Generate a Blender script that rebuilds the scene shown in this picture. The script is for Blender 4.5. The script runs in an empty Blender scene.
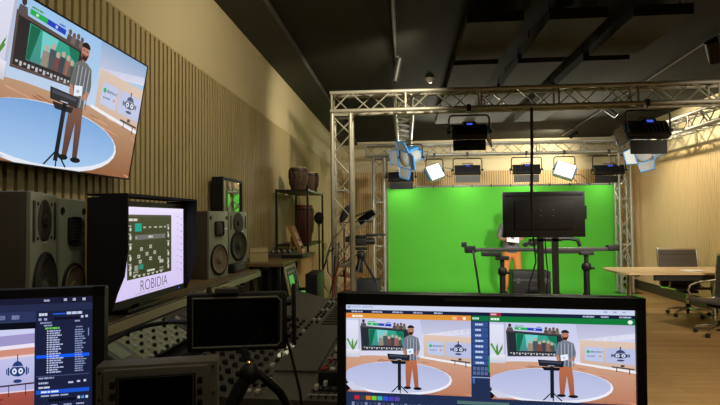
import bpy, bmesh, math, random
from mathutils import Vector, Matrix, Euler
random.seed(7)
PI = math.pi
scene = bpy.context.scene
COL = scene.collection

# ------------------------------------------------------------------ camera
CAM = Vector((0.0, 0.0, 1.65))
ROT = (Matrix.Rotation(math.radians(4.76), 3, 'Z') @ Matrix.Rotation(PI/2 + math.radians(1.75), 3, 'X')
       @ Matrix.Rotation(math.radians(-0.6), 3, 'Z'))
cd = bpy.data.cameras.new('camera'); cam = bpy.data.objects.new('camera', cd); COL.objects.link(cam)
cam.matrix_world = Matrix.Translation(CAM) @ ROT.to_4x4()
cd.sensor_width = 36.0; cd.lens = 27.0; cd.clip_start = 0.02; cd.clip_end = 100
scene.camera = cam

def P(px, py, Y):
    """point of the room at distance Y along the room's axis seen at pixel px, py"""
    d = ROT @ Vector(((px-360)/540.0, -(py-202.5)/540.0, -1.0))
    return CAM + d*(Y/d.y)

# ------------------------------------------------------------------ colours and materials
def lin(c):
    c = c/255.0
    return c/12.92 if c <= 0.04045 else ((c+0.055)/1.055)**2.4
def rgb(r, g, b): return (lin(r), lin(g), lin(b), 1.0)

def mat(name, c, rough=0.5, metal=0.0, var=0.12, scale=8.0, stretch=(1,1,1), bump=0.0, spec=0.5, coord='Object', tint=None):
    m = bpy.data.materials.new(name); m.use_nodes = True
    nt = m.node_tree; N = nt.nodes; L = nt.links
    b = N['Principled BSDF']
    tc = N.new('ShaderNodeTexCoord'); mp = N.new('ShaderNodeMapping'); mp.inputs['Scale'].default_value = stretch
    nz = N.new('ShaderNodeTexNoise'); nz.inputs['Scale'].default_value = scale; nz.inputs['Detail'].default_value = 4
    L.new(tc.outputs[coord], mp.inputs[0]); L.new(mp.outputs[0], nz.inputs[0])
    mx = N.new('ShaderNodeMix'); mx.data_type = 'RGBA'
    c2 = tint or tuple(x*(1-var*2) for x in c[:3])+(1,)
    mx.inputs[6].default_value = tuple(min(1, x*(1+var)) for x in c[:3])+(1,) if tint is None else c
    mx.inputs[7].default_value = c2
    L.new(nz.outputs[0], mx.inputs[0]); L.new(mx.outputs[2], b.inputs['Base Color'])
    b.inputs['Roughness'].default_value = rough; b.inputs['Metallic'].default_value = metal
    b.inputs['Specular IOR Level'].default_value = spec
    if bump:
        bp = N.new('ShaderNodeBump'); bp.inputs['Strength'].default_value = bump; bp.inputs['Distance'].default_value = 0.01
        L.new(nz.outputs[0], bp.inputs['Height']); L.new(bp.outputs[0], b.inputs['Normal'])
    return m

def glow(name, c, s):
    m = bpy.data.materials.new(name); m.use_nodes = True
    nt = m.node_tree; nt.nodes.clear()
    e = nt.nodes.new('ShaderNodeEmission'); o = nt.nodes.new('ShaderNodeOutputMaterial')
    e.inputs[0].default_value = c; e.inputs[1].default_value = s
    nt.links.new(e.outputs[0], o.inputs[0]); return m

def screen_mat(name, s):
    m = bpy.data.materials.new(name); m.use_nodes = True
    nt = m.node_tree; nt.nodes.clear()
    a = nt.nodes.new('ShaderNodeAttribute'); a.attribute_name = 'Col'
    e = nt.nodes.new('ShaderNodeEmission'); e.inputs[1].default_value = s
    g = nt.nodes.new('ShaderNodeBsdfGlossy'); g.inputs['Roughness'].default_value = 0.25; g.inputs[0].default_value = (.03,.03,.03,1)
    ad = nt.nodes.new('ShaderNodeAddShader'); o = nt.nodes.new('ShaderNodeOutputMaterial')
    nt.links.new(a.outputs['Color'], e.inputs[0]); nt.links.new(e.outputs[0], ad.inputs[0]); nt.links.new(g.outputs[0], ad.inputs[1])
    nt.links.new(ad.outputs[0], o.inputs[0]); return m

def plank_mat(name, c1, c2, gap, rough, sx, sy, rot=0.0):
    m = bpy.data.materials.new(name); m.use_nodes = True
    nt = m.node_tree; N = nt.nodes; L = nt.links; b = N['Principled BSDF']
    tc = N.new('ShaderNodeTexCoord'); mp = N.new('ShaderNodeMapping'); mp.inputs['Rotation'].default_value = (0,0,rot)
    br = N.new('ShaderNodeTexBrick'); br.inputs['Color1'].default_value = c1; br.inputs['Color2'].default_value = c2
    br.inputs['Mortar'].default_value = gap; br.inputs['Scale'].default_value = 1.0
    br.inputs['Brick Width'].default_value = sx; br.inputs['Row Height'].default_value = sy
    br.inputs['Mortar Size'].default_value = 0.003; br.offset = 0.37
    nz = N.new('ShaderNodeTexNoise'); nz.inputs['Scale'].default_value = 3.0; nz.inputs['Detail'].default_value = 6
    mp2 = N.new('ShaderNodeMapping'); mp2.inputs['Scale'].default_value = (1.0, 14.0, 1.0)
    mx = N.new('ShaderNodeMix'); mx.data_type = 'RGBA'; mx.blend_type = 'MULTIPLY'; mx.inputs[0].default_value = 0.45
    L.new(tc.outputs['Object'], mp.inputs[0]); L.new(mp.outputs[0], br.inputs[0]); L.new(mp.outputs[0], mp2.inputs[0])
    L.new(mp2.outputs[0], nz.inputs[0]); L.new(br.outputs[0], mx.inputs[6]); L.new(nz.outputs[0], mx.inputs[7])
    L.new(mx.outputs[2], b.inputs['Base Color']); b.inputs['Roughness'].default_value = rough
    return m

M = {}
M['black'] = mat('matte black plastic', (.010,.010,.011,1), .5, var=.2, spec=.35)
M['black_soft'] = mat('black cloth', (.008,.008,.010,1), .9, var=.3, scale=60, bump=.1)
M['black_metal'] = mat('black powder coated steel', (.011,.011,.011,1), .5, var=.2, scale=30)
M['bezel'] = mat('dark bezel plastic', (.016,.017,.022,1), .55, var=.1, scale=20, spec=.3)
M['grey_dark'] = mat('dark grey enamel', (.06,.06,.054,1), .45, var=.12, scale=12)
M['grey_mid'] = mat('mid grey enamel', (.16,.16,.145,1), .45, var=.1, scale=12)
M['panel_spill'] = mat('speaker baffle grey with green spill', (.24,.28,.22,1), .45, var=.06, scale=6)  # grey lacquer; the green screen's spill is painted into its colour
M['speaker_side'] = mat('speaker cabinet vinyl', (.07,.06,.05,1), .5, var=.1, scale=18)
M['cone'] = mat('speaker cone', (.02,.021,.022,1), .55, var=.1, scale=15)
M['cone_brown'] = mat('woven brown speaker cone', (.17,.135,.095,1), .6, var=.15, scale=40)
M['alu'] = mat('brushed aluminium tube', (.40,.385,.33,1), .42, 0.35, var=.1, scale=14)
M['chrome'] = mat('polished aluminium', (.72,.71,.69,1), .2, 1.0, var=.04)
M['brass'] = mat('brass', (.75,.55,.22,1), .3, 1.0, var=.05)
M['blue'] = mat('blue lamp enamel', rgb(60,140,205), .4, var=.08)
M['lampgrey'] = mat('light grey lamp casting', (.36,.36,.35,1), .45, var=.1)
M['white_plastic'] = mat('white plastic', (.75,.74,.70,1), .4, var=.03)
M['paper'] = mat('white paper', (.85,.85,.84,1), .7, var=.02)
M['cream'] = mat('cream painted plaster', rgb(212,198,160), .8, var=.03, scale=1.5)
M['ceil'] = mat('charcoal ceiling paint', (.026,.026,.019,1), .9, var=.08, scale=2, spec=.2)
M['soffit'] = mat('dark grey soffit board', (.045,.046,.038,1), .85, var=.06, scale=2)
M['raft'] = mat('acoustic raft felt', (.03,.029,.022,1), .95, var=.12, scale=50)
M['raft_edge'] = mat('acoustic raft black edge', (.008,.008,.008,1), .9, var=.1, scale=50)
M['slat'] = mat('oak slat veneer', rgb(188,170,124), .6, var=.12, scale=5, stretch=(3,3,.25))
M['slat_gap'] = mat('black felt between the slats', (.02,.018,.014,1), .95, var=.1, scale=20)
M['pale_slat'] = mat('pale oak slat veneer', rgb(226,198,148), .6, var=.07, scale=5, stretch=(3,3,.25))
M['pale_gap'] = mat('brown felt between the pale slats', rgb(176,142,90), .9, var=.08, scale=20)
M['skirt'] = mat('dark olive skirting', rgb(70,66,46), .55, var=.08)
M['floor'] = plank_mat('oak floor boards', rgb(196,156,104), rgb(178,138,88), rgb(110,82,50), .38, 1.6, .14)
M['green'] = mat('chroma green cloth', (.075,.42,.028,1), .9, var=.02, scale=3)
M['table'] = mat('pale oak table top', rgb(214,186,142), .4, var=.06, scale=4, stretch=(.4,6,6))
M['desk'] = mat('brown oak desk laminate', rgb(118,98,68), .42, var=.14, scale=5, stretch=(6,.4,6))
M['desk_black'] = mat('black desk laminate', (.02,.019,.017,1), .45, var=.1)
M['console_grey'] = mat('console grey-green enamel', (.26,.31,.20,1), .45, var=.1, scale=16)
M['console_dark'] = mat('console dark enamel', (.07,.068,.056,1), .45, var=.12, scale=14)
M['key_white'] = mat('pale key caps', (.5,.5,.44,1), .45, var=.06)
M['rack_grey'] = mat('rack frame grey enamel', (.12,.115,.095,1), .5, var=.1, scale=14)
M['red'] = mat('red key cap', rgb(150,35,25), .4, var=.05)
M['drum'] = mat('carved dark wood', rgb(96,70,46), .75, tint=rgb(24,17,11), scale=22, bump=.8)
M['drum_red'] = mat('red brown drum shell', rgb(112,52,30), .5, tint=rgb(70,30,18), scale=9, stretch=(1,1,4))
M['leather'] = mat('dark brown leather', (.06,.05,.04,1), .45, var=.15, scale=30)
M['skin'] = mat('skin', rgb(196,138,108), .5, var=.05)
M['hair'] = mat('dark brown hair', (.018,.012,.009,1), .7, var=.3, scale=60)
M['shirt'] = mat('grey checked shirt cloth', rgb(120,118,120), .85, tint=rgb(86,84,90), scale=24)
M['trouser'] = mat('tan trouser cloth', rgb(205,128,62), .85, var=.08, scale=20)
M['shoe'] = mat('black shoe leather', (.02,.02,.02,1), .4)
M['beige'] = mat('beige box lacquer', rgb(190,178,132), .5, var=.04)
M['wood_stool'] = mat('light stool wood', rgb(176,134,84), .5, var=.1)
M['orange'] = mat('rust orange cloth', rgb(176,92,52), .85, var=.1)
M['rubber'] = mat('black rubber', (.012,.012,.012,1), .6)
M['mirror'] = mat('dark mirrored pane', (.72,.74,.70,1), .03, 1.0, var=.01)
M['dark_glass'] = mat('switched off display glass', (.004,.004,.005,1), .12, var=.05)
M['scr'] = screen_mat('lit display', 1.0)
M['scr_tv'] = screen_mat('lit television display', .95)
M['led_white'] = glow('lit lamp diffuser', (1.0,.97,.88,1), 1.6)
M['led_warm'] = glow('spot lens', (1.0,.9,.7,1), 6)
M['lcd_blue'] = glow('lamp control display', rgb(70,90,220), 1.0)
M['lcd_green'] = glow('green rack display', rgb(120,215,110), .55)
M['led_dot'] = glow('small lit key', rgb(235,235,190), .5)

# ------------------------------------------------------------------ mesh builder
def basis(z):
    z = z.normalized(); u = Vector((0,0,1)) if abs(z.z) < .9 else Vector((1,0,0))
    x = u.cross(z).normalized(); return x, z.cross(x), z

class MB:
    def __init__(s, X=None): s.bm = bmesh.new(); s.X = X or Matrix.Identity(4)
    def _new(s, verts): return [s.bm.verts.new(s.X @ Vector(v)) for v in verts]
    def faces(s, vs, fs, mi=0):
        for f in fs:
            try: fc = s.bm.faces.new([vs[i] for i in f]); fc.material_index = mi
            except ValueError: pass
    def box(s, c, d, R=None, bev=0.0, mi=0):
        c = Vector(c); h = Vector(d)*.5
        co = [Vector((sx*h.x, sy*h.y, sz*h.z)) for sz in (-1,1) for sy in (-1,1) for sx in (-1,1)]
        if R is not None: co = [R @ v for v in co]
        vs = s._new([c+v for v in co])
        fs = [(0,2,3,1),(4,5,7,6),(0,1,5,4),(2,6,7,3),(0,4,6,2),(1,3,7,5)]
        s.faces(vs, fs, mi)
        if bev:
            es = set(e for v in vs for e in v.link_edges)
            bmesh.ops.bevel(s.bm, geom=list(es), offset=bev, segments=2, affect='EDGES', profile=.6)
        return s
    def span(s, a, b, **k):
        a = Vector(a); b = Vector(b); return s.box((a+b)/2, (abs(b.x-a.x), abs(b.y-a.y), abs(b.z-a.z)), **k)
    def cyl(s, a, b, r, r2=None, n=14, mi=0, cap=True):
        a = Vector(a); b = Vector(b); x, y, z = basis(b-a); r2 = r if r2 is None else r2
        v = []
        for p, q in ((a, r), (b, r2)):
            v += [p + (x*math.cos(2*PI*i/n) + y*math.sin(2*PI*i/n))*q for i in range(n)]
        vs = s._new(v)
        fs = [(i, (i+1)%n, n+(i+1)%n, n+i) for i in range(n)]
        if cap: fs += [tuple(range(n-1,-1,-1)), tuple(range(n, 2*n))]
        s.faces(vs, fs, mi); return s
    def tube(s, pts, r, n=8, mi=0, closed=False):
        pts = [Vector(p) for p in pts]; m = len(pts)
        rs = r if isinstance(r, (list, tuple)) else [r]*m
        x0 = None; rings = []
        for i, p in enumerate(pts):
            a = pts[(i-1) % m] if (i > 0 or closed) else p; b = pts[(i+1) % m] if (i < m-1 or closed) else p
            t = (b-a)
            if t.length < 1e-9: t = Vector((0,0,1))
            t.normalize()
            if x0 is None: x, y, _ = basis(t)
            else:
                x = x0 - t*x0.dot(t)
                x = x.normalized() if x.length > 1e-6 else basis(t)[0]
                y = t.cross(x)
            x0 = x
            rings.append(s._new([p + (x*math.cos(2*PI*k/n)+y*math.sin(2*PI*k/n))*rs[i] for k in range(n)]))
        for i in range(m if closed else m-1):
            A, B = rings[i], rings[(i+1) % m]
            for k in range(n):
                try: f = s.bm.faces.new((A[k], A[(k+1)%n], B[(k+1)%n], B[k])); f.material_index = mi
                except ValueError: pass
        if not closed:
            for f in (list(reversed(rings[0])), rings[-1]):
                fc = s.bm.faces.new(f); fc.material_index = mi
        return s
    def lathe(s, c, prof, axis=(0,0,1), n=24, mi=0):
        c = Vector(c); x, y, z = basis(Vector(axis)); rings = []
        for r, h in prof:
            rings.append(s._new([c + z*h + (x*math.cos(2*PI*k/n)+y*math.sin(2*PI*k/n))*max(r, 1e-4) for k in range(n)]))
        for A, B in zip(rings, rings[1:]):
            for k in range(n):
                f = s.bm.faces.new((A[k], A[(k+1)%n], B[(k+1)%n], B[k])); f.material_index = mi
        for f in (list(reversed(rings[0])), rings[-1]):
            fc = s.bm.faces.new(f); fc.material_index = mi
        return s
    def prism(s, poly, axis, a, b, mi=0):
        """poly of 2-D points in the plane across AXIS ('x': y,z  'y': x,z  'z': x,y), from a to b"""
        def at(p, t): return {'x': (t, p[0], p[1]), 'y': (p[0], t, p[1]), 'z': (p[0], p[1], t)}[axis]
        n = len(poly); vs = s._new([at(p, a) for p in poly] + [at(p, b) for p in poly])
        s.faces(vs, [tuple(range(n-1,-1,-1)), tuple(range(n,2*n))] + [(i,(i+1)%n,n+(i+1)%n,n+i) for i in range(n)], mi)
        return s
    def ball(s, c, r, u=16, v=10, sc=(1,1,1), mi=0):
        c = Vector(c)
        prof = [(math.sin(PI*i/v), -math.cos(PI*i/v)) for i in range(v+1)]
        rings = [s._new([c + Vector((q*math.cos(2*PI*k/u)*r*sc[0], q*math.sin(2*PI*k/u)*r*sc[1], h*r*sc[2])) for k in range(u)]) if 0 < i < v
                 else s._new([c + Vector((0,0,h*r*sc[2]))]) for i, (q, h) in enumerate(prof)]
        for i in range(v):
            A, B = rings[i], rings[i+1]
            for k in range(u):
                k2 = (k+1) % u
                vs = ([A[0]] if len(A) == 1 else [A[k], A[k2]]) + ([B[0]] if len(B) == 1 else [B[k2], B[k]])
                try: f = s.bm.faces.new(vs); f.material_index = mi
                except ValueError: pass
        return s
    def build(s, name, m, parent=None, smooth=38):
        bm = s.bm; bmesh.ops.recalc_face_normals(bm, faces=bm.faces[:])
        if smooth:
            lim = math.radians(smooth)
            for f in bm.faces: f.smooth = True
            for e in bm.edges:
                if len(e.link_faces) != 2 or e.calc_face_angle(0) > lim: e.smooth = False
        me = bpy.data.meshes.new(name); bm.to_mesh(me); bm.free()
        for q in (m if isinstance(m, (list, tuple)) else [m]): me.materials.append(q)
        o = bpy.data.objects.new(name, me); COL.objects.link(o)
        if parent is not None: o.parent = parent
        return o

def tag(o, label, cat, group=None):
    o['label'] = label; o['category'] = cat
    if group: o['group'] = group
    return o
def thing(name, label, cat, loc=(0,0,0), rz=0.0, group=None):
    o = bpy.data.objects.new(name, None); COL.objects.link(o); o.empty_display_size = .1
    o.location = loc; o.rotation_euler = (0,0,rz); return tag(o, label, cat, group)
def struct(o): o['kind'] = 'structure'; return o
def dup(root, label, loc, rz=0.0, group=None):
    r = root.copy(); COL.objects.link(r); r.location = loc; r.rotation_euler = (0,0,rz); r['label'] = label
    if group: r['group'] = group
    for ch in list(root.children):
        c = ch.copy(); COL.objects.link(c); c.parent = r
        for g in ch.children:
            d = g.copy(); COL.objects.link(d); d.parent = c
    return r
def copy_part(o, off, parent):
    c = o.copy(); COL.objects.link(c); c.parent = parent; c.location = Vector(o.location) + Vector(off); return c
def T(loc, rx=0, ry=0, rz=0): return Matrix.Translation(Vector(loc)) @ Euler((rx,ry,rz)).to_matrix().to_4x4()
def arc(c, r, a0, a1, n, plane='xz'):
    out = []
    for i in range(n+1):
        a = a0 + (a1-a0)*i/n; q = (r*math.cos(a), r*math.sin(a))
        out.append(Vector((c[0]+q[0], c[1], c[2]+q[1])) if plane == 'xz' else Vector((c[0], c[1]+q[0], c[2]+q[1])) if plane == 'yz' else Vector((c[0]+q[0], c[1]+q[1], c[2])))
    return out
def sag(a, b, d, n=14):
    a = Vector(a); b = Vector(b)
    return [a.lerp(b, i/n) - Vector((0,0,d*4*(i/n)*(1-i/n))) for i in range(n+1)]

def skin(name, nodes, edges, m, parent, sub=2, root=0):
    me = bpy.data.meshes.new(name); me.from_pydata([n[0] for n in nodes], edges, [])
    o = bpy.data.objects.new(name, me); COL.objects.link(o)
    md = o.modifiers.new('Skin', 'SKIN'); md.use_smooth_shade = True
    sb = o.modifiers.new('Subdivision', 'SUBSURF'); sb.levels = sub; sb.render_levels = sub
    if not me.skin_vertices: 
        bm = bmesh.new(); bm.from_mesh(me); bm.verts.layers.skin.verify(); bm.to_mesh(me); bm.free()
    for i, n in enumerate(nodes):
        r = n[1]; me.skin_vertices[0].data[i].radius = r if isinstance(r, tuple) else (r, r)
        me.skin_vertices[0].data[i].use_root = (i == root)
    bpy.context.view_layer.update()
    ev = o.evaluated_get(bpy.context.evaluated_depsgraph_get())
    fm = bpy.data.meshes.new_from_object(ev); o.modifiers.clear(); o.data = fm
    fm.materials.clear(); fm.materials.append(m)
    for p in fm.polygons: p.use_smooth = True
    o.parent = parent; return o

# ------------------------------------------------------------------ pictures on displays
class Screen:
    """the lit image of a display: local X right, Z up, facing -Y; (u, v) run 0..1 from the TOP left"""
    def __init__(s, w, h, y=0.0, z0=0.0, x0=0.0):
        s.bm = bmesh.new(); s.col = s.bm.loops.layers.float_color.new('Col'); s.w, s.h, s.y, s.z0, s.x0 = w, h, y, z0, x0
        s.L = 0; s.win = (0,0,1,1); s.clip = None
    def at(s, u, v):
        a, b, c, d = s.win; u = a+(c-a)*u; v = b+(d-b)*v
        if s.clip: u = min(max(u, s.clip[0]), s.clip[2]); v = min(max(v, s.clip[1]), s.clip[3])
        return Vector((s.x0 + (u-.5)*s.w, s.y - s.L*0.00018, s.z0 + (.5-v)*s.h))
    def poly(s, pts, c, c2=None):
        """flat colour, or c at the top of the polygon running to c2 at its bottom"""
        vs = [s.at(*p) for p in pts]
        q = []
        for v in vs:
            if not q or (v-q[-1]).length > 1e-6: q.append(v)
        if len(q) > 2 and (q[0]-q[-1]).length < 1e-6: q.pop()
        if len(q) < 3: return
        try: f = s.bm.faces.new([s.bm.verts.new(v) for v in q])
        except ValueError: return
        ys = [v.z for v in q]; lo, hi = min(ys), max(ys)
        if hi-lo < 1e-7 or f.calc_area() < 1e-10: s.bm.faces.remove(f); return
        A = rgb(*c); B = rgb(*(c2 or c))
        for lp in f.loops:
            t = (hi-lp.vert.co.z)/(hi-lo); lp[s.col] = [A[i]*(1-t)+B[i]*t for i in range(4)]
    def rect(s, u0, v0, u1, v1, c, c2=None): s.poly([(u0,v0),(u1,v0),(u1,v1),(u0,v1)], c, c2)
    def oval(s, u, v, ru, rv, c, n=28, c2=None, a0=0, a1=2*PI):
        s.poly([(u+ru*math.cos(a0+(a1-a0)*i/n), v+rv*math.sin(a0+(a1-a0)*i/n)) for i in range(n if a1-a0 > 6.2 else n+1)], c, c2)
    def line(s, pts, t, c):
        for (a, b), (d, e) in zip(pts, pts[1:]):
            dx, dy = d-a, e-b; l = math.hypot(dx, dy) or 1; nx, ny = -dy/l*t/2, dx/l*t/2
            s.poly([(a+nx,b+ny),(d+nx,e+ny),(d-nx,e-ny),(a-nx,b-ny)], c)
    def text(s, txt, u, v, size, c, bold=0.0, stretch=1.0):
        """size = letter height in v units; (u, v) = left end of the base line"""
        cu = bpy.data.curves.new('t', 'FONT'); cu.body = txt; cu.size = 1.0; cu.offset = bold; cu.resolution_u = 3
        o = bpy.data.objects.new('t', cu); COL.objects.link(o); bpy.context.view_layer.update()
        me = bpy.data.meshes.new_from_object(o.evaluated_get(bpy.context.evaluated_depsgraph_get()))
        asp = (s.h*(s.win[3]-s.win[1]))/(s.w*(s.win[2]-s.win[0])); k = size/.7
        A = rgb(*c)
        for p in me.polygons:
            vs = [s.at(u + me.vertices[i].co.x*k*asp*stretch, v - me.vertices[i].co.y*k) for i in p.vertices]
            try:
                f = s.bm.faces.new([s.bm.verts.new(q) for q in vs])
                for lp in f.loops: lp[s.col] = A
            except ValueError: pass
        bpy.data.objects.remove(o); bpy.data.curves.remove(cu); bpy.data.meshes.remove(me)
    def bars(s, u, v, w, h, n, step, c, seed=0):
        r = random.Random(seed)
        for i in range(n):
            x = u; e = u + w*r.uniform(.55, 1)
            while x < e:
                k = min(e, x + w*r.uniform(.10, .3)); s.rect(x, v+i*step, k, v+i*step+h, c); x = k + w*.035
    def build(s, name, m, parent):
        for f in s.bm.faces:
            f.normal_update()
            if f.normal.y > 0: f.normal_flip()
        me = bpy.data.meshes.new(name); s.bm.to_mesh(me); s.bm.free(); me.materials.append(m)
        o = bpy.data.objects.new(name, me); COL.objects.link(o); o.parent = parent; return o

def studio(s, win, tv=False):
    """the virtual studio with its presenter, drawn into window (u0,v0,u1,v1) of a display"""
    old = s.win; a, b, c, d = old
    s.win = (a+(c-a)*win[0], b+(d-b)*win[1], a+(c-a)*win[2], b+(d-b)*win[3]); s.clip = s.win
    L0 = s.L
    wall = (160,200,240) if tv else (200,204,236); wall2 = (196,214,236) if tv else (222,222,240)
    s.rect(0,0,1,.6, wall, wall2)
    s.L = L0+1
    s.rect(.0,.03,.10,.5, (226,228,244), (210,212,232)); s.rect(.10,.0,.115,.5, (188,190,214))
    s.poly([(.60,0),(1,0),(1,.16),(.62,.25)], (182,184,214) if not tv else (150,180,214), (205,206,230))
    s.poly([(.62,.20),(1,.10),(1,.17),(.62,.25)], (226,226,242))
    # floor and riser of the round stage
    s.poly([(0,.52),(.2,.5),(.55,.5),(.75,.53),(1,.60),(1,1),(0,1)], (190,150,118) if tv else (206,160,136), (150,98,68) if tv else (186,124,96))
    s.L = L0+2
    r = random.Random(3)
    for i in range(46):
        x = r.uniform(-.05,1); y = r.uniform(.53,.98); l = r.uniform(.05,.14); k = r.choice(((222,184,160),(176,112,84),(214,160,132),(164,104,78)))
        s.poly([(x,y),(x+l,y+l*.24),(x+l+.02,y+l*.24+.012),(x+.015,y+.014)], k)
    s.L = L0+3
    s.oval(.41,.80,.44,.225, (236,238,248)); s.oval(.0,.90,.035,.10,(18,20,28))
    s.L = L0+4
    s.oval(.405,.785,.43,.205, (120,166,222) if tv else (176,184,222), c2=(172,206,244) if tv else (198,202,232))
    s.poly([(.04,.86),(.10,.93),(.18,.98),(.05,.98),(.0,.9)], (206,210,230))
    # planter
    s.rect(.0,.42,.11,.53, (232,232,242),(200,200,216))
    for k in range(9):
        x = .055+.045*math.sin(k*2.1); s.poly([(.05,.43),(x-.012,.33-.02*(k%3)),(x,.27+.02*(k%4)),(.062,.43)], (70+8*(k%4),130+12*(k%3),60))
    # large display on the back wall
    s.poly([(.115,.10),(.515,.135),(.51,.42),(.125,.44)], (92,76,72) if tv else (58,60,68))
    s.L = L0+5
    s.poly([(.128,.125),(.505,.155),(.50,.40),(.135,.42)], (44,40,44) if tv else (40,46,54))
    s.L = L0+6
    s.poly([(.185,.14),(.47,.165),(.465,.355),(.19,.365)], (50,170,140), (70,140,140))
    s.L = L0+7
    s.poly([(.25,.15),(.34,.155),(.32,.30),(.26,.32)], (120,205,205)); s.poly([(.19,.145),(.24,.148),(.21,.36),(.19,.36)], (22,104,78))
    s.poly([(.40,.16),(.47,.166),(.465,.26),(.42,.22)], (26,120,90))
    s.L = L0+8
    for k, (x, hgt, cc) in enumerate(((.285,.12,(150,140,126)),(.32,.15,(76,84,92)),(.35,.11,(120,74,70)),(.38,.13,(60,70,80)),(.41,.12,(150,104,92)),(.435,.10,(70,84,80)))):
        s.oval(x,.36-hgt,.011,.02, (196,170,150)); s.poly([(x-.017,.36-hgt+.02),(x+.017,.36-hgt+.02),(x+.022,.36),(x-.02,.36)], cc)
    for k in range(17): s.rect(.145+k*.02,.385,.157+k*.02,.385+.014*(1+k%2), (190,190,196))
    # score strip and the small busts over the display
    s.poly([(.175,.055),(.265,.06),(.265,.095),(.175,.088)], (40,176,84)); s.poly([(.265,.06),(.37,.067),(.37,.103),(.265,.095)], (40,66,190))
    s.rect(.205,.066,.218,.082,(220,240,225)); s.rect(.31,.072,.323,.09,(220,225,250))
    s.bars(.18,.035,.06,.012,1,.02,(60,160,90),2); s.bars(.33,.045,.05,.012,1,.02,(70,90,190),4)
    s.oval(.142,.035,.012,.024,(70,52,46)); s.poly([(.118,.11),(.125,.06),(.16,.06),(.17,.115)], (92,82,84))
    for k in range(4):
        x = .395+k*.026; s.oval(x,.065+.01*(k%2),.010,.02,(110,86,76)); s.poly([(x-.016,.135),(x-.012,.085),(x+.012,.085),(x+.016,.137)], ((84,78,78),(120,104,96))[k%2])
    # wooden booth with two displays on the right
    s.L = L0+3
    s.poly([(.625,.20),(1,.215),(1,.60),(.63,.52)], (222,198,182), (204,174,156))
    s.L = L0+4
    s.poly([(.60,.485),(1,.575),(1,.605),(.60,.51)], (238,238,244)); s.poly([(.66,.285),(.785,.29),(.785,.475),(.66,.455)], (190,200,232)); s.poly([(.80,.29),(1,.30),(1,.50),(.80,.475)], (186,192,226))
    s.L = L0+5
    s.oval(.683,.345,.012,.020,(40,180,100)); s.bars(.675,.395,.075,.012,1,.02,(110,130,160),9); s.rect(.755,.39,.772,.41,(206,150,130))
    s.text('BRAINALLY', .70,.356,.022, (36,60,84), .012, .95)
    u, v = .90,.385                                      # robot head emblem
    s.oval(u,v,.050,.034,(52,70,104)); s.oval(u,v-.02,.034,.052,(52,70,104),a0=PI,a1=2*PI); s.rect(u-.004,v-.10,u+.004,v-.06,(52,70,104)); s.oval(u,v-.10,.006,.01,(52,70,104))
    s.rect(u-.062,v-.02,u-.052,v+.02,(52,70,104)); s.rect(u+.052,v-.02,u+.062,v+.02,(52,70,104)); s.oval(u,v+.06,.026,.012,(52,70,104))
    s.L = L0+6
    for q in (-.02,.02): s.oval(u+q,v,.014,.021,(220,228,244))
    s.rect(u-.036,v-.033,u+.036,v-.028,(186,192,226))
    s.L = L0+7
    for q in (-.02,.02): s.oval(u+q,v,.006,.009,(40,56,90))
    s.poly([(.84,.52),(.99,.545),(.99,.56),(.84,.535)], (46,42,44)); s.rect(.87,.53,.876,.59,(40,36,38)); s.rect(.955,.55,.961,.62,(40,36,38)); s.rect(.90,.50,.925,.527,(70,60,60))
    # presenter
    x = .505 if tv else .525; s.L = L0+9
    s.poly([(x-0.0403,.53),(x+0.0437,.53),(x+0.0554,.70),(x+0.0605,.905),(x+0.0286,.905),(x+0.0101,.66),(x-0.0084,.90),(x-0.0386,.90),(x-0.0437,.7)], (186,112,78) if not tv else (122,84,70), (160,92,64) if not tv else (92,60,52))
    s.oval(x-0.0286,.915,.030,.020,(24,24,30)); s.oval(x+0.0521,.922,.034,.020,(24,24,30))
    s.rect(x-0.0118,.19,x+0.0134,.235,(176,124,104))
    s.L = L0+10
    s.poly([(x-0.0202,.215),(x+0.0218,.215),(x+0.0588,.245),(x+0.0739,.36),(x+0.0706,.42),(x+0.0437,.43),(x+0.0454,.545),(x-0.0420,.545),(x-0.0437,.42),(x-0.0588,.44),(x-0.0655,.39),(x-0.0504,.245)], (124,132,146) if not tv else (112,116,112), (104,112,128) if not tv else (84,88,88))
    s.oval(x+0.0008,.145,.026,.060,(186,132,112))
    s.L = L0+11
    for k in range(9):
        q = x-0.0403+k*.012; s.rect(q,.25,q+.0045,.54, ((86,92,112),(176,178,186))[k%2])
    s.poly([(x-0.0622,.40),(x-0.0470,.40),(x-0.0252,.47),(x-0.0084,.47),(x-0.0101,.49),(x-0.0420,.49),(x-0.0588,.46)], (182,128,106)); s.poly([(x+0.0706,.41),(x+0.0521,.41),(x+0.0252,.455),(x+0.0286,.485),(x+0.0588,.47)], (182,128,106))
    s.oval(x+0.0008,.115,.028,.040,(40,30,28),a0=PI,a1=2*PI); s.poly([(x-0.0202,.155),(x-0.0118,.165),(x+0.0134,.165),(x+0.0227,.155),(x+0.0151,.20),(x+0.0008,.208),(x-0.0134,.20)], (48,34,30))
    s.L = L0+12
    s.poly([(x-0.0336,.40),(x+0.0168,.385),(x+0.0218,.455),(x-0.0269,.475)], (232,240,252)); s.oval(x-0.0067,.432,.010,.014,(120,150,190)); s.rect(x-0.0101,.168,x+0.0118,.174,(150,90,80))
    for q in (-.010,.012): s.oval(x+q,.135,.004,.005,(30,24,24))
    # prompter table on a stand
    s.L = L0+13
    s.poly([(.335,.465),(.515,.475),(.51,.555),(.345,.545)], (30,32,42)); s.rect(.42,.54,.446,.95,(26,28,36))
    s.poly([(.36,.555),(.49,.56),(.48,.60),(.38,.60)], (20,22,30))
    s.line([(.43,.88),(.37,.985)],.010,(26,28,36)); s.line([(.435,.88),(.50,.985)],.010,(26,28,36)); s.line([(.435,.88),(.44,.99)],.008,(26,28,36))
    s.L = L0+14
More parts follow.
